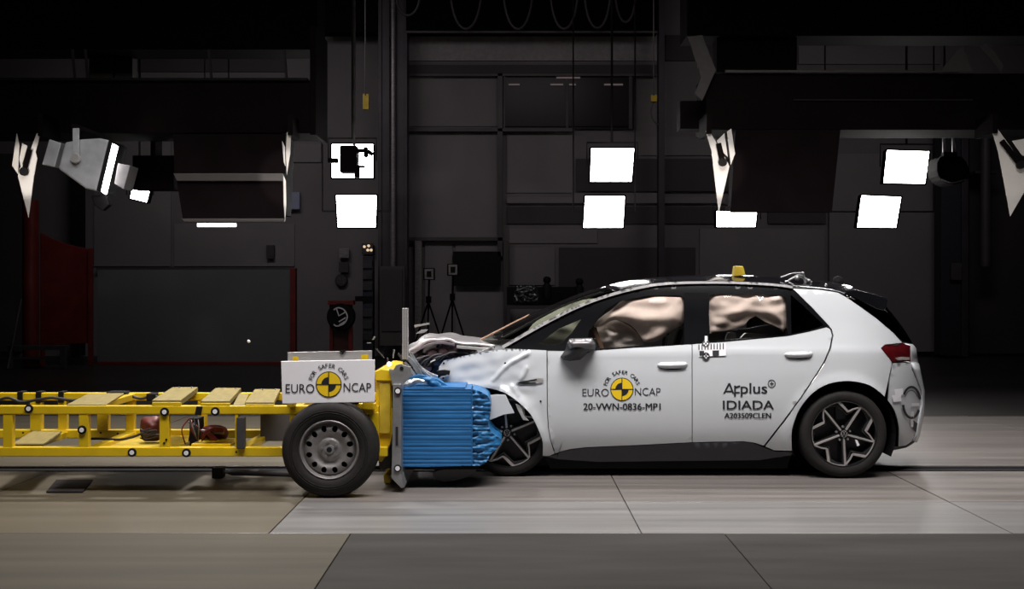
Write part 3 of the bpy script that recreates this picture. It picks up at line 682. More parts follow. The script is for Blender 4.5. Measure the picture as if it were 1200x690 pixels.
for px in (10, 100, 195, 280, 350, 438):
    x = P(px, 0, YN).x; B('cross_member', (x-.04, YN+.07, ZB+.004), (x+.04, YF-.07, ZB+.055), yel, tro, .004)
for px in (100, 345, 438):
    x = P(px, 0, YN).x; B('cross_member', (x-.03, YN+.07, ZT-.055), (x+.03, YF-.07, ZT-.006), yel, tro, .004)
B('floor_plate', (P(97, 0, YN).x, YN+.07, ZB+.01), (P(190, 0, YN).x, YF-.07, ZB+.022), yeld, tro, .002)
# lower lying wooden board and ballast blocks
def block(name, px0, px1, pyb, pyt, dep, mat=wood, y=YN+.02, skew=-.17):
    a = P(px0, pyb, y); b = P(px1, pyt, y)
    return G().add([(a.x, y, a.z), (b.x, y, a.z), (b.x+skew, y+dep, a.z), (a.x+skew, y+dep, a.z), (a.x, y, b.z), (b.x, y, b.z), (b.x+skew, y+dep, b.z), (a.x+skew, y+dep, b.z)],
        [(3,2,1,0),(4,5,6,7),(0,1,5,4),(1,2,6,5),(2,3,7,6),(3,0,4,7)]).out(name, mat, tro, bevel=.005)
for px0, px1, pt in ((178, 212, 469.5), (235, 269, 470.5), (287, 321, 472)):
    bl = block('ballast_block', px0, px1, 475.4, pt-1.0, 1.08)
    for q in (.25, .75):
        c = P(px0+(px1-px0)*q, pt, YN+.05); G().lathe([(.001, .012), (.007, .010), (.009, 0)], 10, (c.x, c.y, c.z), axis='Z').out('block_bolt', galv, bl)
        c = P(px0+(px1-px0)*q, pt, YN+.05); G().lathe([(.001, .020), (.006, .018), (.008, 0)], 10, (c.x-.13, YN+1.0, c.z), axis='Z').out('block_bolt', galv, bl)
    rr = B('block_rim', (P(px0, 0, YN).x, YN+.005, ZT+.001), (P(px1, 0, YN).x, YN+.02, P(0, pt+2, YN).z), yel, bl, .002)
block('flat_board', 78, 124, 475.4, 473.8, .9, wood); block('flat_board', 273, 286, 475.4, 474.5, .9, wood); 
block('lower_board', 12, 50, 524, 520.5, .8, wood, YN+.12)
for px in (23, 44.5, 71):
    PB('strap', px-3, 458.8, px+3, 472, YF-.085, .1, blk, tro, .003)
PB('junction_box', 124, 459, 147, 470, YF-.15, .12, blk, tro, .01)
PB('junction_box', 171, 461, 182, 470, YF-.15, .12, blk, tro, .01)
for seg in ([(-5, 470), (10, 466), (25, 471), (45, 468), (62, 466), (85, 469), (105, 467)], [(140, 466), (150, 463), (165, 467), (178, 464), (190, 467)]):
    G().tube(crv([tuple(P(a, b, .36)) for a, b in seg], 4), .012).out('cable', cable, tro, True)
G().tube(crv([tuple(P(a, b, -.1)) for a, b in [(102, 514), (120, 514), (140, 515), (155, 512), (168, 507)]], 4), .01).out('cable', cable, tro, True)
# equipment inside the frame
eq = pillow('motor_unit', crv([(165, 492), (175, 488), (187, 489), (190, 505), (188, 515), (176, 517), (166, 514)], 3, True), .02, .08, 5, M('dark_red_motor', (.10, .018, .015), .5, .2, 0, .3, 10), tro, 2.5, .02, 9)
for k in range(6): G().tube(crv([tuple(P(163+random.uniform(0, 25), 505+random.uniform(-3, 10), -.08)) for _ in range(4)], 5), .006).out('cable', cable, tro, True)
B('battery', tuple(P(222, 524, -.30)), tuple(P(233, 490, -.30)+Vector((0, .15, 0))), blk, tro)
PP('red_lever', ribbon([(236, 514), (242, 506), (250, 503), (262, 504)], 5), -.35, .08, redm, tro, .008)
PP('red_lever', ribbon([(243, 507), (252, 518)], 5), -.38, .06, redm, tro, .008)
pillow('red_valve_body', crv([(236, 503), (246, 498), (262, 500), (267, 508), (262, 516), (240, 516)], 3, True), -.22, .06, 5, M('valve_red', (.14, .02, .02), .4, .2, .2, .4, 14), tro, 2.5, .02, 8)
PP('metal_strip', [(233, 503), (262, 505), (262, 509), (240, 508)], -.33, .02, galv, tro, .003)
for k in range(10):
    a = (220+random.uniform(0, 14), 489+random.uniform(0, 8)); b_ = (216+random.uniform(0, 22), 515+random.uniform(-4, 8))
    G().tube(crv([tuple(P(*a, -.4)), tuple(P((a[0]+b_[0])/2+random.uniform(-9, 9), 503, -.42)), tuple(P(*b_, -.4))], 6), .005).out('wire', [cable, galv, redm][k % 3], tro, True)
PP('black_strap', [(230, 476), (237, 476.5), (235, 487), (228, 486)], YN-.012, .02, blk, tro, .003)
PB('rubber_strip', 277, 489, 286.5, 526, YN-.03, .05, dgrey, tro)
PB('tray', 224, 520, 270, 524.5, YN+.06, .3, yel, tro)
for (a, b) in ((34, 478.7), (193, 482.5), (252.3, 482), (96.3, 503.5), (155, 530), (218.6, 530.5)):
    c = P(a, b, YN); k = G().lathe([(.001, -.010), (.031, -.010), (.032, 0)], 28, c).out('target_disc', blk, tro)
    G().lathe([(.001, -.013), (.0165, -.013), (.0165, -.008)], 24, c).out('target_centre', white, k)
for (a, b) in ((195, 515), (192.5, 519), (277, 529.5), (27, 507), (118, 507), (138, 508)):
    y = YN if a > 150 else YF-.09
    G().lathe([(.001, -.004), (.008, -.004), (.008, .002)], 10, P(a, b, y+.003)).out('bolt_hole', blk, tro)
# far-side grey battery boxes seen through the bays
B('grey_box', (P(305, 0, .1).x, .1, ZB+.02), (P(345, 0, .1).x, .4, ZT-.10), lipm, tro)
# steel wheels
def twheel(x, y, face=0):
    w_ = bpy.data.objects.new('wheel', None); COL.objects.link(w_); w_.parent = tro; w_.location = (x, y, .343); w_.rotation_euler = (0, 0, PI*face)
    t = G().lathe([(.208, .03), (.214, .012), (.228, .003), (.25, -.002), (.29, -.003), (.315, .006), (.332, .022), (.341, .045), (.343, .08), (.343, .15), (.335, .185), (.31, .21), (.21, .20)], 72)
    for q in (.06, .09, .115, .14): t.lathe([(.3432, q), (.3450, q+.003), (.3450, q+.014), (.3432, q+.017)], 72)
    for q in (.262, .276): t.lathe([(q, -.002), (q+.002, -.006), (q+.004, -.002)], 60)
    t.out('tyre', rubber, w_, True)
    G().lathe([(.214, .014), (.206, .006), (.199, .010), (.193, .030), (.186, .05), (.18, .19)], 60).out('rim', steelw, w_, True)
    hol = [crv([(.150*math.cos(q)+.023*math.cos(a)*math.cos(q)-.020*math.sin(a)*math.sin(q), .150*math.sin(q)+.023*math.cos(a)*math.sin(q)+.020*math.sin(a)*math.cos(q)) for a in [2*PI*i/8 for i in range(8)]], 2, True) for q in [2*PI*(j+.5)/12 for j in range(12)]]
    circ = [(.19*math.cos(q), .19*math.sin(q)) for q in [2*PI*i/60 for i in range(60)]]
    prof = [(0, .030), (.07, .028), (.085, .040), (.11, .034), (.135, .022), (.16, .026), (.18, .040), (.195, .05)]
    shell('rim_disc', circ, lambda a, b: Vector((a, herm(prof, math.hypot(a, b)), b)), steelw, w_, hol, .011, .012)
    G().lathe([(.001, .115), (.185, .12)], 40).out('brake_drum', blk, w_, True)
    G().lathe([(.001, .008), (.018, .008), (.020, .030)], 20).out('hub_nut', blk, w_, True)
    G().lathe([(.018, .020), (.033, .022), (.036, .034)], 24).out('hub_ring', galv, w_, True)
    for k in range(5):
        q = 2*PI*k/5+.5; G().lathe([(.001, .016), (.010, .016), (.011, .034)], 6, (.055*math.cos(q), 0, .055*math.sin(q))).out('wheel_nut', steelw, w_)
    return w_
XW = P(385.3, 0, -.83).x
twheel(XW, -.83); twheel(XW, .73, 1)
XR = -5.6; twheel(XR, -.83); twheel(XR, .73, 1)
G().tube([(XW, -.7, .343), (XW, .6, .343)], .035).out('axle', dgrey, tro, True)
G().tube([(XR, -.7, .343), (XR, .6, .343)], .035).out('axle', dgrey, tro, True)
# sign board above the wheel
YB = -.80
PP('backing_plate', [(337, 412.7), (435.7, 410.7), (436, 445), (337, 446)], YB+.05, .01, alum, tro, .002)
for pts in ([(342.7, 418), (349.6, 418), (349.6, 423), (342.7, 423)], [(423, 416), (431.5, 415), (431.5, 421.7), (423, 422)]): PP('yellow_tape', pts, YB+.045, .006, yel, tro)
PP('backing_notch', [(397, 411), (400, 413), (401, 416), (403, 413), (406, 410)], YB+.04, .01, blk, tro)
brd = PP('sign_board', [(329.3, 423.3), (439, 421.4), (439, 471), (330.7, 473)], YB, .025, white, tro, .003)
d4 = Decal(pmap(YB)); d4.roundel(385.3, 450.3, 15.2)
d4.text('EURO', 334.8, 449.8, 368.5, 460.4, bold=.0); d4.text('NCAP', 402.7, 448.6, 435, 459, bold=.0)
d4.arctext('FOR SAFER CARS', 385.3, 450.3, 19.6, 162, 20, 5.0)
d4.out('board_print', [ink, inky], brd)
PB('board_foot', 336, 471, 344.5, 477, YB+.1, .1, yel, tro); PB('board_foot', 425, 468, 436, 480, YB+.1, .1, yel, tro)
PB('front_rail', 415, 473, 440, 480, YN-.03, .07, yel, tro); PB('wire_bundle', 410, 470.5, 420, 473.5, YN-.05, .05, blk, tro)
# mounting frame, end plate
YM = -.55
mf = PP('mount_column', [(440, 446), (461, 446), (460, 508), (457, 521), (448, 541), (444, 541), (441, 500)], YM+.03, .95, yel, tro, .006)
PP('mount_cap', [(439, 435), (446, 432.5), (460, 434), (463, 446.5), (440, 446)], YM, 1.0, yel, tro, .006)
PP('column_face', [(444.5, 449), (457.5, 449), (457.5, 508), (444.5, 508)], YM+.01, .03, yeld, mf, .004)
PB('column_slot', 459, 452, 461.5, 478, YM+.02, .02, blk, mf)
PP('column_foot', [(441, 520), (460, 520), (458, 548), (448, 552), (444, 546)], YM+.2, .5, dgrey, tro, .01)
PP('yellow_foot', [(449, 556), (462, 556), (458, 567), (450, 566)], YM+.3, .3, yeld, tro, .006)
ep = PP('end_plate', [(460.5, 450), (470, 450), (470, 556), (474, 571), (470, 572), (458.5, 560), (459.5, 520)], YM-.05, 1.05, galv, tro, .004)
PP('plate_bracket', [(455.6, 432), (461, 433), (464, 428), (469, 426), (474, 428), (481, 430), (482.5, 440), (476, 447), (465, 454), (460, 452)], YM-.02, .02, galv, tro, .003)
G().lathe([(.001, -.004), (.014, -.004), (.014, .003)], 16, P(470.6, 431.5, YM-.02)).out('bracket_hole', blk, tro)
for (a, b) in ((466.3, 458), (466, 548.5)):
    c = P(a, b, YM-.05); k = G().lathe([(.001, -.010), (.026, -.010), (.027, 0)], 28, c).out('target_disc', blk, tro)
    G().lathe([(.001, -.013), (.017, -.013), (.017, -.008)], 24, c).out('target_centre', white, k)
PB('plate_label', 463.5, 500, 466.5, 522, YM-.054, .004, ink, tro, 0)
tl_ = PB('upright_pole', 471.3, 361, 478.3, 421, -.35, .04, alum, tro, .003)
for o_ in (473.4, 475.8): PB('pole_groove', o_, 362, o_+.7, 420, -.353, .004, galv, tl_, 0)
fb = G().lathe([(.001, -.02), (.012, -.018), (.017, 0), (.012, .018), (.001, .02)], 16, P(456, 426.5, -.4)).out('flash_bulb', M('lit_flash_bulb', (.9, .9, .9), emit=((1, 1, 1), 2.5)), tro, True)
# blue crush block with ridged cladding
YBL = -.45
bo_ = [(470.5, 455.5), (500, 456), (552, 456), (553, 545.5), (500, 547), (470.5, 546.5)]
rid = []
z = 457
while z < 546: rid.append(z); z += random.choice((2.6, 3.4, 3.8, 4.6, 6.0))
def bl(px, py):
    d = min(abs(py-r) for r in rid); y = YBL+.005*math.exp(-(d/.6)**2)+.0015*noise.noise(Vector((px/30, py/4, 1)))
    return P(px, py, y)
blk_o = shell('crush_block', bo_, bl, blue, tro, g=1.25, thick=.95, back=True)
front = crv([(553.5, 456), (561.5, 458), (569, 462), (573, 466), (575, 476), (573.5, 488), (572.5, 498), (577, 507.5), (587.5, 515), (585, 523), (575, 532), (570, 541), (561.5, 545.5), (553.5, 545.5)], 3)
def bl2(px, py):
    d = min(abs(py-r) for r in rid)
    y = YBL+.02+.012*math.exp(-(d/.8)**2)+.022*noise.noise(Vector((px/12, py/4.5, 4)))+.012*noise.noise(Vector((px/4, py/2.2, 9)))+.10*max(0, (px-556)/30)**2
    return P(px, py, y)
shell('crumpled_cladding', front, bl2, blueg, blk_o, g=1.4, thick=.8, back=True)
PB('cladding_seam', 552.2, 456.5, 553.8, 545.5, YBL-.003, .01, blue, blk_o, .002)
G().lathe([(.001, -.006), (.006, -.006), (.006, 0)], 10, P(554, 477.6, YBL)).out('cladding_rivet', white, blk_o)
PB('label_strip', 474, 453.3, 545, 456, YBL+.03, .85, blue, blk_o, .003)
for pts, mt in (([(470, 455), (474, 446), (486, 443), (500, 445), (506, 450), (490, 449), (478, 455)], crm), ([(492, 443), (506, 441), (521, 455), (505, 453)], blueg)):
    pillow('torn_sheet', pts, -.40, .03, 4, mt, blk_o, 2.0, .03, 6, 3, .01)
PB('underside_plate', 470, 545, 560, 550, YBL+.15, .7, blk, tro)
adopt(tro)
# tow rod lying on the guide channel
tr = thing('tow_rod', 'thin black tow rod with a square end block lying along the floor channel', 'rod', (P(250, 0, .05).x, .05, 0))
PB('end_block', 248, 548, 261, 560.4, .01, .09, blk, tr)
G().tube([P(261, 553, .05), P(266, 553.5, .05), P(272, 553, .05), P(345, 555, .05)], [.012, .008, .026, .026], 12).out('rod_tube', dgrey, tr, True)
adopt(tr)
fpz = P(80, 571, 0)
def fplate(pts, nm, label):
    q = []
    for a, b in pts:
        d = F*H/(b-HY); q.append(((a-CX)*d/F, d-CD))
    g_ = G().add([(x, y, .0035) for x, y in q]+[(x, y, .012) for x, y in q], [(3, 2, 1, 0), (4, 5, 6, 7), (0, 1, 5, 4), (1, 2, 6, 5), (2, 3, 7, 6), (3, 0, 4, 7)])
    return tag(g_.out(nm, M('rough_plate', (.02, .017, .017), .85, spec=.1), bevel=.002), label, 'floor plate')
fplate([(54, 577.5), (97, 577.5), (109, 563.5), (66, 563.5)], 'floor_plate', 'dark square floor plate in front of the trolley near the left edge')

# ---------------------------------------------------------------- flying debris
deb = [([(485, 381), (503, 378), (503.5, 380), (486, 383.5)], -.2, 'longer silver shard flying above the blue block beside the pole', alum),
       ([(487, 391), (494, 386.5), (502, 386), (497, 390)], -.2, 'bright silver shard flying just beneath the longer shard', alum),
       ([(436, 398), (438, 394), (440, 394.5), (438, 398)], -.1, 'small pale chip flying above the right end of the sign board', galv),
       ([(430, 401.5), (434, 401), (435, 402), (430, 402.5)], -.1, 'tiny flat pale sliver flying near the sign board corner', galv),
       ([(441, 408), (451, 419), (450, 420), (440, 409)], -.2, 'thin dark sliver falling behind the yellow column cap', dgrey),
       ([(461, 409), (463, 410), (461, 420), (460, 419)], -.3, 'upright grey splinter flying left of the silver pole', galv),
       ([(467, 413), (475, 424), (473, 426), (466, 415)], -.3, 'slanting dark splinter at the foot of the silver pole', dgrey),
       ([(453, 419), (455, 419), (455, 423), (454, 423)], -.35, 'speck of trim flying above the flash bulb', dgrey)]
for pts, y, lb, mt in deb:
    tag(PP('debris_shard', pts, y, .008, mt, None, .001), lb, 'debris', 'fragments thrown up by the impact')
tag(G().lathe([(.001, -.012), (.010, -.008), (.013, 0), (.010, .008), (.001, .012)], 14, P(291.5, 400, .2)).out('debris_chip', white, None, True), 'round white chip flying in front of the slate partition', 'debris', 'fragments thrown up by the impact')

# =============================================================== LAMPS AND RIGGING
def panel_lamp(quad, y, label, tilt=0, hang=90):
    cx = sum(p[0] for p in quad)/4; cy = sum(p[1] for p in quad)/4; c = P(cx, cy, y)
    t = thing('panel_lamp', label, 'lamp', tuple(c), group='lit panel lamps hanging behind the car')
    PP('diffuser', quad, y, .02, lampm, t, .004)
    big = [(cx+(a-cx)*1.05, cy+(b-cy)*1.05) for a, b in quad]
    PP('housing', big, y+.022, .16, housing, t, .01)
    for i in range(4):
        a = big[i]; b = big[(i+1) % 4]; PP('frame_bar', ribbon([a, b], 1.6), y-.01, .05, housing, t)
    l = min(p[0] for p in big)-3; r = max(p[0] for p in big)+3; tp = min(p[1] for p in big)-6
    if tilt == 0:
        G().tube([P(l, cy, y+.08), P(l, tp, y+.08), P(r, tp, y+.08), P(r, cy, y+.08)], .012, 6).out('yoke', dgrey, t)
        a = P(cx, tp, y+.08); G().tube([a, (a.x, a.y, 9.0)], .018, 6).out('hanger', coln, t)
    else:
        for q in (l-tilt, r+tilt):
            a = P(q, cy, y+.08); G().tube([(a.x, a.y, a.z), (a.x, a.y, 9.0)], .012, 6).out('hanger', coln, t); b_ = P(cx+(1 if q > cx else -1)*(r-l)*.42, cy, y+.08); G().tube([a, b_], .012, 6).out('yoke_pin', dgrey, t)
    adopt(t); return t
LY = 8.0
panel_lamp([(389, 169), (437, 169), (437, 208), (389, 208)], LY, 'lit panel lamp left of centre with a camera silhouetted in front of it')
panel_lamp([(394, 229), (441, 229), (440, 266), (396, 266)], LY, 'lit panel lamp below the one with the camera in front', 12)
panel_lamp([(693, 174), (743, 174), (740, 212.5), (692, 212.5)], LY, 'upper of the two stacked lit panel lamps near the middle')
panel_lamp([(686, 230), (732, 230), (730, 266.5), (684, 266.5)], LY, 'lower of the two stacked lit panel lamps above the car bonnet', 8)
panel_lamp([(1040, 176), (1089, 177.5), (1084, 215), (1036, 214)], LY, 'tilted lit panel lamp, upper one of the right-hand pair')
panel_lamp([(1010, 229), (1056, 231), (1050, 266.5), (1005, 266)], LY, 'tilted lit panel lamp, lower one of the right-hand pair above the car tail', 34)
panel_lamp([(840, 247), (887, 248), (885, 266), (840, 266)], LY, 'low lit panel lamp showing as a strip below the right black light bank')
panel_lamp([(154, 222), (176, 222), (172, 237.5), (152, 232.5)], LY, 'small lit panel lamp beside the grey floodlight', hang=60)
# camera silhouetted in front of the upper left lamp
cm = thing('hanging_camera', 'dark camera hanging silhouetted in front of the upper left panel lamp', 'camera', tuple(P(407, 188, 7.4)))
PB('camera_body', 398, 170, 418, 202, 7.2, .25, housing, cm, .02); PB('camera_lens', 384, 185, 396, 190.5, 7.3, .1, housing, cm, .01)
G().tube([P(418, 177, 7.3), P(429, 176, 7.3), P(437, 181, 7.3)], .03, 8).out('camera_arm', housing, cm); PB('camera_knob', 426, 172, 431, 184, 7.25, .08, housing, cm, .02)
G().tube([P(418, 195, 7.3), P(428, 195.5, 7.3)], .02, 6).out('camera_arm', housing, cm); PB('camera_clamp', 415, 195, 421, 208, 7.25, .1, housing, cm, .015)
G().tube([P(415, 170, 7.3), (P(415, 140, 7.3).x, 7.3, 9)], .02, 8).out('camera_hanger', galv, cm)
adopt(cm)
YG = 5.0
def gantry(name, rects, label, y=YG, d=.8):
    t = thing(name, label, 'light rig', tuple(P((rects[0][0]+rects[0][2])/2, rects[0][3], y)))
    for r in rects: PB('beam', *r, y, d, housing, t, .01)
    return t
gL = gantry('lighting_gantry', [(-300, 94, 366, 156)], 'black lighting gantry crossing the upper left of the hall')
for x0, x1 in ((-300, -50), (340, 372)): pass
PB('upper_beam', -300, -60, 372, 58, YG+.4, .6, housing, gL, .01); PB('beam_end_plate', 363, 30, 370, 158, YG-.02, .9, housing, gL, .01)
PB('beam_top_box', 104, 58, 132, 94, YG+.9, .2, M('beige_ballast', (.10, .085, .07), .6), gL, .01); PB('beam_top_box', 134, 63, 155, 94, YG+.9, .2, lipm, gL, .01)
for x in (85, 100, 245, 333): G().tube([P(x, 58, YG+.3), P(x+3, 95, YG+.3)], .02, 6).out('drop_rod', coln, gL)
for y in (101,): PB('lower_beam', 155, 182, 204, 222, YG+.9, .3, housing, gL, .01); PB('beam_hanger', 176, 150, 182, 184, YG+.78, .3, housing, gL, .01); PB('beam_flange', -300, 91, 360, 94, YG-.05, .9, blk, gL)
adopt(gL)
gR = gantry('lighting_gantry', [(828, 86, 1500, 152)], 'black lighting gantry crossing the upper right of the hall')
gR['label'] = 'black lighting gantry crossing the upper right above the car tail'
PB('upper_beam', 805, -60, 1500, 42, YG+.4, .6, housing, gR, .01); PB('beam_flange', 850, 82, 1125, 85, YG-.05, .05, lipm, gR)
PB('inner_beam', 930, 116, 1140, 118, YG-.02, .05, M('dull_black', (.02, .018, .018), .9, spec=.1), gR); PB('side_box', 797, 118, 862, 151, YG+.3, .3, housing, gR); PB('mid_beam', 840, 42, 934, 84, YG+.5, .3, housing, gR)
for pts in ([(806, 43), (823, 41), (839, 82), (823, 118), (814, 110), (822, 90)], [(1102, 84), (1120, 60), (1128, 54), (1140, 84)], [(1149, 54), (1157, 50), (1177, 76), (1173, 84)]):
    PP('fin', pts, YG-.1, .02, M('dim_fin', (.07, .063, .063), .8), gR, .003)
adopt(gR)
def bank(rects, label, x0, x1, lip):
    t = thing('light_bank', label, 'light bank', tuple(P((x0+x1)/2, 260, YG)))
    for nm, pts, y, d, m in rects: PP(nm, pts, y, d, m, t, .006)
    adopt(t); return t
bank([('upper_door', [(203, 157), (334, 157), (334, 203), (204, 203)], YG-.3, .05, housing), ('lip', [(203, 203), (331, 203), (331, 212), (207, 212)], YG-.32, .06, lipm),
      ('lower_door', [(207, 212), (331, 212), (332, 256), (214, 256)], YG-.28, .05, housing), ('lower_lip', [(212, 256), (333, 256), (333, 260), (216, 260)], YG-.30, .06, lipm),
      ('housing', [(205, 157), (332, 157), (328, 250), (216, 250)], YG-.2, .7, housing)], 'black light bank with grey lips hanging left of the panel lamps', 205, 335, 0)
tl2 = PB('tube_lamp', 231, 261.5, 276, 265.5, 6.5, .05, tubem)
for q in (240, 268): a = P(q, 261.5, 6.52); G().tube([a, (a.x, a.y, 9.0)], .01, 6).out('hanger', coln, tl2)
tag(tl2, 'thin lit tube lamp just below the left black light bank', 'lamp')
bank([('door', [(862, 152), (1180, 152), (1172, 249), (856, 249)], YG-.3, .05, housing), ('door', [(990, 130), (1160, 130), (1160, 165), (990, 165)], YG-.34, .03, housing),
      ('housing', [(866, 152), (1176, 152), (1166, 240), (862, 240)], YG-.2, .5, housing), ('lip', [(846, 249), (1172, 249), (1172, 250.5), (846, 250.5)], YG-.3, .06, lipm)], 'wide black light bank hanging over the car tail at upper right', 862, 1180, 0) if False else None
bank([('door', [(862, 152), (985, 152), (975, 249), (856, 249)], YG-.3, .05, housing), ('housing', [(866, 152), (980, 152), (968, 240), (862, 240)], YG-.2, .5, housing)],
     'black light bank hanging behind the white reflector blades above the car', 862, 985, 0)
def blades(parts, label, arm, y=YG-.45):
    t = thing('reflector_blades', label, 'reflector', tuple(P(parts[0][0][0], parts[0][0][1], y)))
    for i, p in enumerate(parts): PP('blade', p, y+.03*i, .012, reflm, t, .002)
    if arm:
        G().tube([P(arm[0], arm[1], y-.04), P(arm[2], arm[3], y-.04)], .032, 6).out('arm', housing, t)
        G().lathe([(.001, -.02), (.05, -.02), (.05, .02), (.001, .02)], 12, P(arm[2], arm[3], y-.05)).out('knob', blk, t)
    q = parts[0][0]; a = P(q[0]+1, q[1]+3, y-.04); B('bracket', (a.x, y-.04, a.z), (a.x+.06, YG+.05, P(0, 140, YG).z), housing, t)
    adopt(t); return t
blades([[(43, 156), (47, 157), (41.5, 178), (43.5, 185), (39.5, 208), (33.3, 255), (20.8, 206), (22.5, 198), (32, 185)], [(19.5, 156), (22.5, 170), (21, 204), (14, 194)], [(26, 167.5), (32, 171), (24.5, 197), (22.5, 186)]],
       'white reflector blades at the far left end of the left gantry', (35, 175, 28, 201))
blades([[(827, 153.5), (831.5, 153), (852, 188.7), (854.8, 194.8), (842.4, 249.6), (837, 205), (833.7, 175.7)], [(857, 150.6), (861.5, 180), (856.5, 193), (852, 154)], [(849, 156), (840, 165), (846, 177), (853, 184)]],
       'white reflector blades left of the black light bank above the car', (842, 168, 847, 190))
blades([[(1162.6, 152.8), (1169, 150.6), (1198, 191), (1212, 191), (1212, 205), (1184, 253.5), (1177, 215), (1169.6, 176.7)], [(1186, 165), (1215, 160), (1215, 186), (1198, 182)]],
       'pale reflector blades at the right edge of the picture', (1174, 165, 1196, 193))
blades([[(336, 155), (341, 154), (340, 180), (336, 205), (335, 180)], [(330.5, 165), (334, 172), (334.5, 195), (332.5, 190)], [(332, 205), (335, 212), (335.5, 240), (334, 259), (332.5, 240)]],
       'thin white reflector blades seen edge-on beside the left black light bank', None, YG-.35)
for (x, y_) in ((33, 200), (843, 200), (336, 210)): 
    c = P(x, y_, YG-.45); spot('blade_fill_spot', (c.x+.1, 2.7, c.z-.3), tuple(c), 95, 20)  # unseen spots added in front to brighten the reflector blades
c = P(1185, 195, YG-.45); spot('blade_fill_spot', (c.x-.1, 2.7, c.z-.3), tuple(c), 9, 24)
# grey floodlight
YFL = 4.2
fo = thing('floodlight', 'grey tapered floodlight with a square rear box, tilted to the right', 'floodlight', tuple(P(88, 185, YFL)))
PP('body', [(76, 166.7), (95, 163), (116.7, 161.7), (127.5, 164), (113, 224), (100, 221), (68, 197.5)], YFL, .45, lampgrey, fo, .02)
PP('rear_box', [(57.5, 163), (71.7, 167.5), (64, 196), (49, 192.5)], YFL+.08, .28, lampgrey, fo, .01)
PP('front_band', [(127.5, 164), (131.7, 167), (118, 225), (113, 223)], YFL-.02, .5, blk, fo, .004); B('hanger_bar', (P(85, 150, YFL).x, YFL-.05, P(0, 151, YFL).z), (P(92, 150, YFL).x, YG+.05, P(0, 146, YFL).z), housing, fo)
PP('lens_rim', [(131.7, 168), (136.7, 171), (123, 227.5), (118.3, 224)], YFL-.02, .06, lampm, fo, .004)
PB('yoke_strap', 85, 150, 92.5, 184, YFL-.05, .02, lampgrey, fo); PB('yoke_strap', 85, 150, 92.5, 184, YFL+.47, .02, lampgrey, fo)
G().lathe([(.001, -.03), (.05, -.03), (.06, 0)], 18, P(88.3, 185.3, YFL-.05)).out('pivot_bolt', alum, fo)
PP('barn_door', [(138, 191), (152.5, 194), (145, 221.7), (134, 215)], YFL+.05, .3, M('barn_grey', (.2, .19, .2), .5), fo, .004)
PP('clamp', [(107, 229), (125, 229), (128, 240), (120, 247), (110, 240)], YFL+.1, .1, blk, fo, .01)
adopt(fo)
c = P(95, 190, YFL); spot('floodlight_fill', (c.x+.9, 1.6, c.z+.9), tuple(c), 60, 24, (.95, .97, 1))
# hanging strapped box, right
hb = thing('hanging_spotlight', 'small unlit black spotlight hanging by two bright straps at the right', 'spotlight', tuple(P(1118, 200, 7)))
PP('lamp_body', crv([(1102, 184), (1128, 184), (1137, 203), (1131, 212), (1114, 216), (1100, 206)], 3, True), 7, .4, housing, hb, .02)
G().tube([P(1107, 156, 7.06), (P(1107, 0, 7).x, 7.06, 9)], .015, 6).out('hanger', coln, hb); G().tube([P(1107, 156, 7.06), P(1117, 156, 7.06)], .015, 6).out('hanger_bar', coln, hb); PB('strap_clasp', 1106, 178, 1122, 188, 7.0, .1, housing, hb)
for a in (1105, 1116): PP('strap', [(a, 155), (a+2, 155), (a+4.5, 179), (a, 181)], 7.05, .02, galv, hb)
PP('glass_rim', ribbon(crv([(1104, 210), (1116, 214), (1132, 210)], 4), 1.2), 6.98, .02, galv, hb); adopt(hb)
tr2 = thing('roof_truss', 'black roof truss that carries the looped cables', 'truss', tuple(P(620, 38, 15.1)))
PB('truss_beam', 476, -60, 771, 38, 15.1, .4, housing, tr2, .01); PB('truss_beam', 372, -60, 442, 38, 15.1, .4, housing, tr2, .01); PB('truss_chord', 476, 36, 771, 38.5, 15.05, .04, lipm, tr2)
adopt(tr2)
# coils of cable under the roof
for i, (cx, rx, cy, ry) in enumerate([(478, 14, -6, 24), (546, 18, -12, 46), (607, 17, -12, 46), (661, 16, -12, 46), (700, 15, -10, 43), (733, 12, -10, 36)]):
    lb = ['cable coil at the left, beside the dark round column', 'second cable coil from the dark round column', 'third cable coil from the dark round column', 'fourth cable coil from the dark round column', 'fifth cable coil from the dark round column', 'cable coil furthest right, above the dark window'][i]
    pts = [P(cx+rx*math.cos(2*PI*k/28), cy+ry*math.sin(2*PI*k/28), 14.6+.08*math.sin(2*PI*k/28)) for k in range(28)]
    tag(G().tube(pts, .028, 6, closed=True).out('cable_coil', coln, None, True), 'dark looped '+lb, 'cable', 'looped cables hanging under the roof')

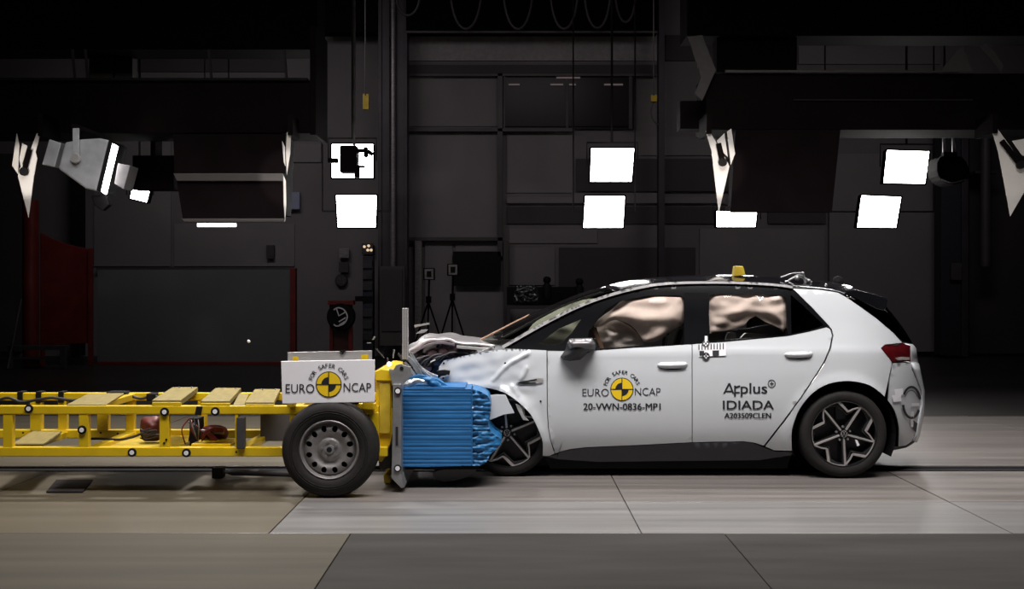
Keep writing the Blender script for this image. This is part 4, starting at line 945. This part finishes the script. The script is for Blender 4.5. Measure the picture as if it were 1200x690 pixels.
# =============================================================== BACKGROUND THINGS
def bgthing(name, label, cat, parts, base, group=None):
    t = thing(name, label, cat, tuple(base), group=group)
    for p in parts: p(t)
    adopt(t); return t
def cylz(nm, px, r, py0, py1, y, m, t):
    a = P(px, py0, y); b = P(px, py1, y); return G().tube([b, a], r, 20).out(nm, m, t, True)
YK = 15.2
bgthing('column', 'dark steel column with a thin ribbed pipe left of the centre wall panels', 'column', [
    lambda t: PB('column_body', 446, -60, 475, 416, YK, .4, coln, t), lambda t: cylz('ribbed_pipe', 460.5, .055, -60, 312, YK-.10, pipe, t),
    lambda t: PB('flange', 443, -60, 447, 416, YK-.05, .5, coln, t), lambda t: PB('flange', 474, -60, 477, 416, YK-.05, .5, coln, t)], P(460, 416, YK))
bgthing('wall_cabinet', 'tall dark cabinet with a grey frame at the foot of the column', 'cabinet', [
    lambda t: PB('cabinet_frame', 445, 312, 474, 405, YK-.6, .3, lipm, t), lambda t: PB('cabinet_door', 447.5, 315, 471.5, 388, YK-.63, .03, walld, t), lambda t: PB('cabinet_leg', 447, 405, 450, 419, YK-.5, .05, coln, t), lambda t: PB('cabinet_leg', 469, 405, 472, 419, YK-.5, .05, coln, t)], P(460, 419, YK-.6))
bgthing('column', 'narrow dark column right of the cabinet', 'column', [lambda t: PB('column_body', 772, -60, 779, 416, YK, .3, coln, t)], P(775, 416, YK))['label'] = 'narrow dark column right of the dark window, behind the car roof'
bgthing('column', 'blue-black column with a small grey switch box at the right', 'column', [lambda t: PB('column_body', 1103, 120, 1126, 416, YK, .4, M('blueblack', (.018, .018, .028), .6), t), lambda t: PB('switch_box', 1115, 308, 1127, 328, YK-.1, .1, lipm, t), lambda t: PB('flange', 1127, 120, 1135, 416, YK-.02, .4, coln, t)], P(1114, 416, YK))
bgthing('duct', 'vertical round grey duct on the dark wall at far right', 'duct', [lambda t: cylz('duct_pipe', 1155, .11, 110, 310, YK, lipm, t), lambda t: cylz('duct_collar', 1155, .13, 306, 312, YK, coln, t), lambda t: PB('duct_bracket', 1143, 200, 1170, 203, YK-.02, .7, coln, t)], P(1155, 312, YK))
wpanel(1136, 100, 1300, 414, walld, .1)
bgthing('column', 'dark pipe column hanging behind the slate partition and red column', 'column', [lambda t: PB('column_body', 83, 140, 94, 417, 15.3, .3, blk, t)], P(88, 417, 15.3))
# red column and partition, left
bgthing('red_column', 'dark red round steel column at the left edge', 'column', [lambda t: cylz('post_tube', 36, .145, 235, 420, 12.5, redm, t), lambda t: PB('base_plate', 26, 419.5, 46, 430, 12.35, .3, redm, t)], P(36, 430, 12.5))
bgthing('red_screen', 'dark red sloping-topped screen beside the red column', 'screen', [lambda t: PP('screen_panel', [(47, 273), (60, 279), (78, 286), (105, 292), (106, 402), (47, 405)], 12.9, .08, redm, t, .01), lambda t: PB('screen_edge', 103, 291, 107, 428, 12.85, .12, redm, t), lambda t: PB('screen_edge', 47, 274, 50, 428, 12.85, .12, redm, t)], P(76, 428, 12.9))
bgthing('bench', 'low grey steel bench in front of the red screen', 'bench', [lambda t: PB('bench_top', 8, 405, 76, 410, 12.0, .25, lipm, t), lambda t: PB('leg', 9, 410, 14, 432, 12.0, .1, lipm, t), lambda t: PB('leg', 70, 410, 76, 432, 12.0, .1, lipm, t), lambda t: PB('stretcher', 9, 418, 76, 421, 12.05, .05, lipm, t)], P(40, 432, 12))
bgthing('lean_pole', 'thin grey pole leaning beside the red column', 'pole', [lambda t: G().tube([P(9, 432, 11.8), P(25, 350, 12.2)], .02, 8).out('pole_tube', lipm, t)], P(9, 432, 11.8))
bgthing('partition', 'long slate grey partition wall on a dark red base', 'partition', [lambda t: PB('partition_panel', 114, 316, 340, 424, 13.2, .15, shut, t), lambda t: PB('partition_post', 340, 314, 346, 427.5, 13.15, .2, redm, t), lambda t: PB('partition_base', 114, 424, 346, 428, 13.1, .25, redm, t)], P(228, 428, 13.2))
wpanel(-200, 180, 25, 412, walld, .1)
# wall fittings
for (a, b, c, d, nm, lb, ct, m) in [(312, 287, 321, 303, 'wall_phone', 'small dark box on the wall above the slate partition', 'box', dgrey), (397, 291, 409, 302, 'control_box', 'pale square control box on the wall above the round dial', 'box', pipe), (397, 307, 408, 319, 'socket_box', 'black socket box between the control box and the round dial', 'box', dgrey),
                            (424, 285, 437, 298, 'indicator_box', 'box with small warm indicator lamps left of the column', 'indicator', dgrey), (335, 225, 351, 245, 'wall_notice', 'small pale blue notice on the wall beside the thin reflector blades', 'notice', M('bluish', (.25, .28, .4), .5))]:
    tag(PB(nm, a, b, c, d, YW-.16, .1, m), lb, ct)
for a, b, wh in ((427, 289, 'leftmost of the four'), (432, 288, 'topmost of the four'), (431, 293, 'lower middle one of the four'), (435, 293, 'rightmost of the four')): 
    tag(G().lathe([(.001, -.03), (.03, -.02), (.03, .02)], 10, P(a, b, YW-.17)).out('indicator_lamp', M('warm_lamp', (.8, .6, .4), emit=((1, .75, .5), .7)), None), 'tiny warm indicator lamp, '+wh+' left of the dark column', 'lamp', 'warm indicator lamps on the wall box')
dl = tag(G().lathe([(.001, -.05), (.12, -.05), (.135, -.03), (.135, .05)], 28, P(400, 328.5, YW-.06)).out('wall_dial', dgrey, None, True), 'round black dial on the wall under the socket box', 'dial')
for q in range(4):
    a = PI/4+q*PI/2; c = P(400, 328.5, YW-.12); G().lathe([(.001, 0), (.03, 0), (.03, .01)], 10, (c.x+.06*math.cos(a), c.y, c.z+.06*math.sin(a))).out('dial_hole', lipm, dl)
hr = bgthing('hose_reel', 'dark red hose reel stand with a white curved emblem', 'hose reel', [
    lambda t: G().lathe([(.001, 0), (.26, 0), (.28, .04), (.28, .18), (.001, .2)], 32, P(399, 371, 13.9)).out('reel_drum', blk, t, True), lambda t: PB('stand_post', 386, 355, 390, 425, 14, .08, redm, t), lambda t: PB('stand_post', 408, 357, 413, 425, 14, .08, redm, t), lambda t: PB('stand_shelf', 384, 352, 414, 357, 13.9, .3, redm, t), lambda t: PB('hose_box', 388, 386, 411, 425, 14.05, .2, M('reel_dark', (.05, .012, .012), .5), t),
    lambda t: PP('emblem_stroke', ribbon(crv([(391, 363), (396, 360.5), (403, 363), (407, 371), (403, 379), (395, 382), (391, 380)], 4), 1.5), 13.86, .02, white, t), lambda t: PP('emblem_stroke', ribbon([(394, 361), (397, 370), (404, 366)], 1.4), 13.86, .02, white, t),
    lambda t: PP('emblem_stroke', ribbon([(397, 377), (405, 372)], 1.4), 13.86, .02, white, t), lambda t: PP('emblem_stroke', ribbon([(397, 381), (404, 376.5)], 1.2), 13.86, .02, white, t)], P(399, 425, 14))
sd_ = bgthing('equipment_rack', 'dark upright equipment rack between the hose reel and the column', 'rack', [lambda t: PB('rack_body', 425, 300, 437, 423, 14.8, .3, M('rack_blue', (.02, .02, .035), .5), t), lambda t: PB('rack_shelf', 416, 347, 436, 353, 14.75, .3, blk, t)] +
    [(lambda yy: lambda t: PB('rack_unit', 425, yy, 436, yy+9, 14.76, .05, dgrey, t))(yy) for yy in (305, 318, 331, 362, 376, 390)], P(430, 423, 14.3))
# tripods with small cameras
for i, (cx, cy, hx, hy) in enumerate([(530, 350, 531, 316), (502, 353, 503, 321)]):
    y = 10.5+i*.3; t = thing('tripod', ['black tripod with a small pale-faced camera, nearer the wall screen', 'black tripod with a small pale-faced camera, nearer the column'][i], 'tripod', tuple(P(cx, 440, y)))
    gz = HY+H*S(y)
    for dx, dy in ((-27, .1), (27, .1), (1, -.4)):
        f_ = P(cx+dx, gz, y); f_.y += dy; f_.z = .02; G().tube([P(cx, cy, y), f_], .016, 6).out('leg', housing, t)
    G().tube([P(cx, cy+10, y), P(hx, hy+5, y)], .02, 6).out('centre_column', housing, t); PB('tripod_head', cx-3, cy-6, cx+3, cy+2, y-.05, .1, housing, t)
    k = PB('camera', hx-7, hy-7, hx+6, hy+7, y-.05, .2, housing, t, .01); PB('camera_face', hx-5.5, hy-6, hx+5, hy+6, y-.07, .02, pipe, k); PB('lens', hx-3, hy-3.5, hx+2.5, hy+3.5, y-.09, .03, blk, k)
    adopt(t)
tag(PB('wall_screen', 531, 294.5, 587, 335, YW-.2, .1, blk), 'black flat screen on the wall behind the tripods', 'screen')
bgthing('workbench', 'dark workbench by the back wall behind the windscreen', 'workbench', [lambda t: PB('bench_top', 594, 358, 684, 362, 14.4, .9, walld, t), lambda t: PB('bench_back', 594, 336, 684, 358, 15.2, .1, blk, t), lambda t: PB('leg', 594, 362, 598, 420, 14.4, .1, coln, t), lambda t: PB('leg', 680, 362, 684, 420, 14.4, .1, coln, t)], P(640, 420, 14.4))
kt = pillow('wrapped_parcel', crv([(603, 338), (606, 334), (616, 335), (627, 333.5), (630, 340), (630, 355), (604, 355.5)], 3, True), 14.6, .12, 3, M('crinkled_foil', (.16, .17, .165), .25, .8, 0, .6, 7, .6), None, 1.8, .25, 4, 2, .2)
tag(kt, 'crinkled silvery wrapped parcel standing on the workbench', 'parcel')
for i, (a, b) in enumerate(((641, 335), (679, 337))):
    tag(G().lathe([(.001, .2), (.05, .19), (.08, .15), (.08, .1), (.05, .06), (.09, .0), (.10, -.25), (.001, -.25)], 16, P(a, b, 14.8), axis='Z').out('bench_bottle', blk, None, True), ['dark bottle-shaped tool beside the silvery parcel on the workbench', 'dark bottle-shaped tool at the right end of the workbench'][i], 'tool')
hk = thing('crane_hook', 'yellow crane hook block hanging on a chain near the ceiling', 'hook', tuple(P(766, 115, 12)))
G().tube([P(766, -40, 12), P(766, 112, 12)], .012, 6).out('chain', lipm, hk); PB('hook_block', 763, 111, 770, 119, 12, .1, yeld, hk); G().tube(crv([tuple(P(a, b, 12.05)) for a, b in ((766, 119), (763, 130), (765, 140), (771, 146), (774, 144))], 5), .014, 6).out('hook', lipm, hk, True); adopt(hk)
ck = thing('crane_hook', 'yellow hook tag hanging above the lamp with the camera', 'hook', tuple(P(428, 118, 12)))
G().tube([P(428, -40, 12), P(428, 112, 12)], .012, 6).out('chain', lipm, ck); PB('hook_block', 425, 110, 432, 128, 12, .1, yeld, ck); adopt(ck)
for o in bpy.data.objects:
    if '_ad' in o: del o['_ad']
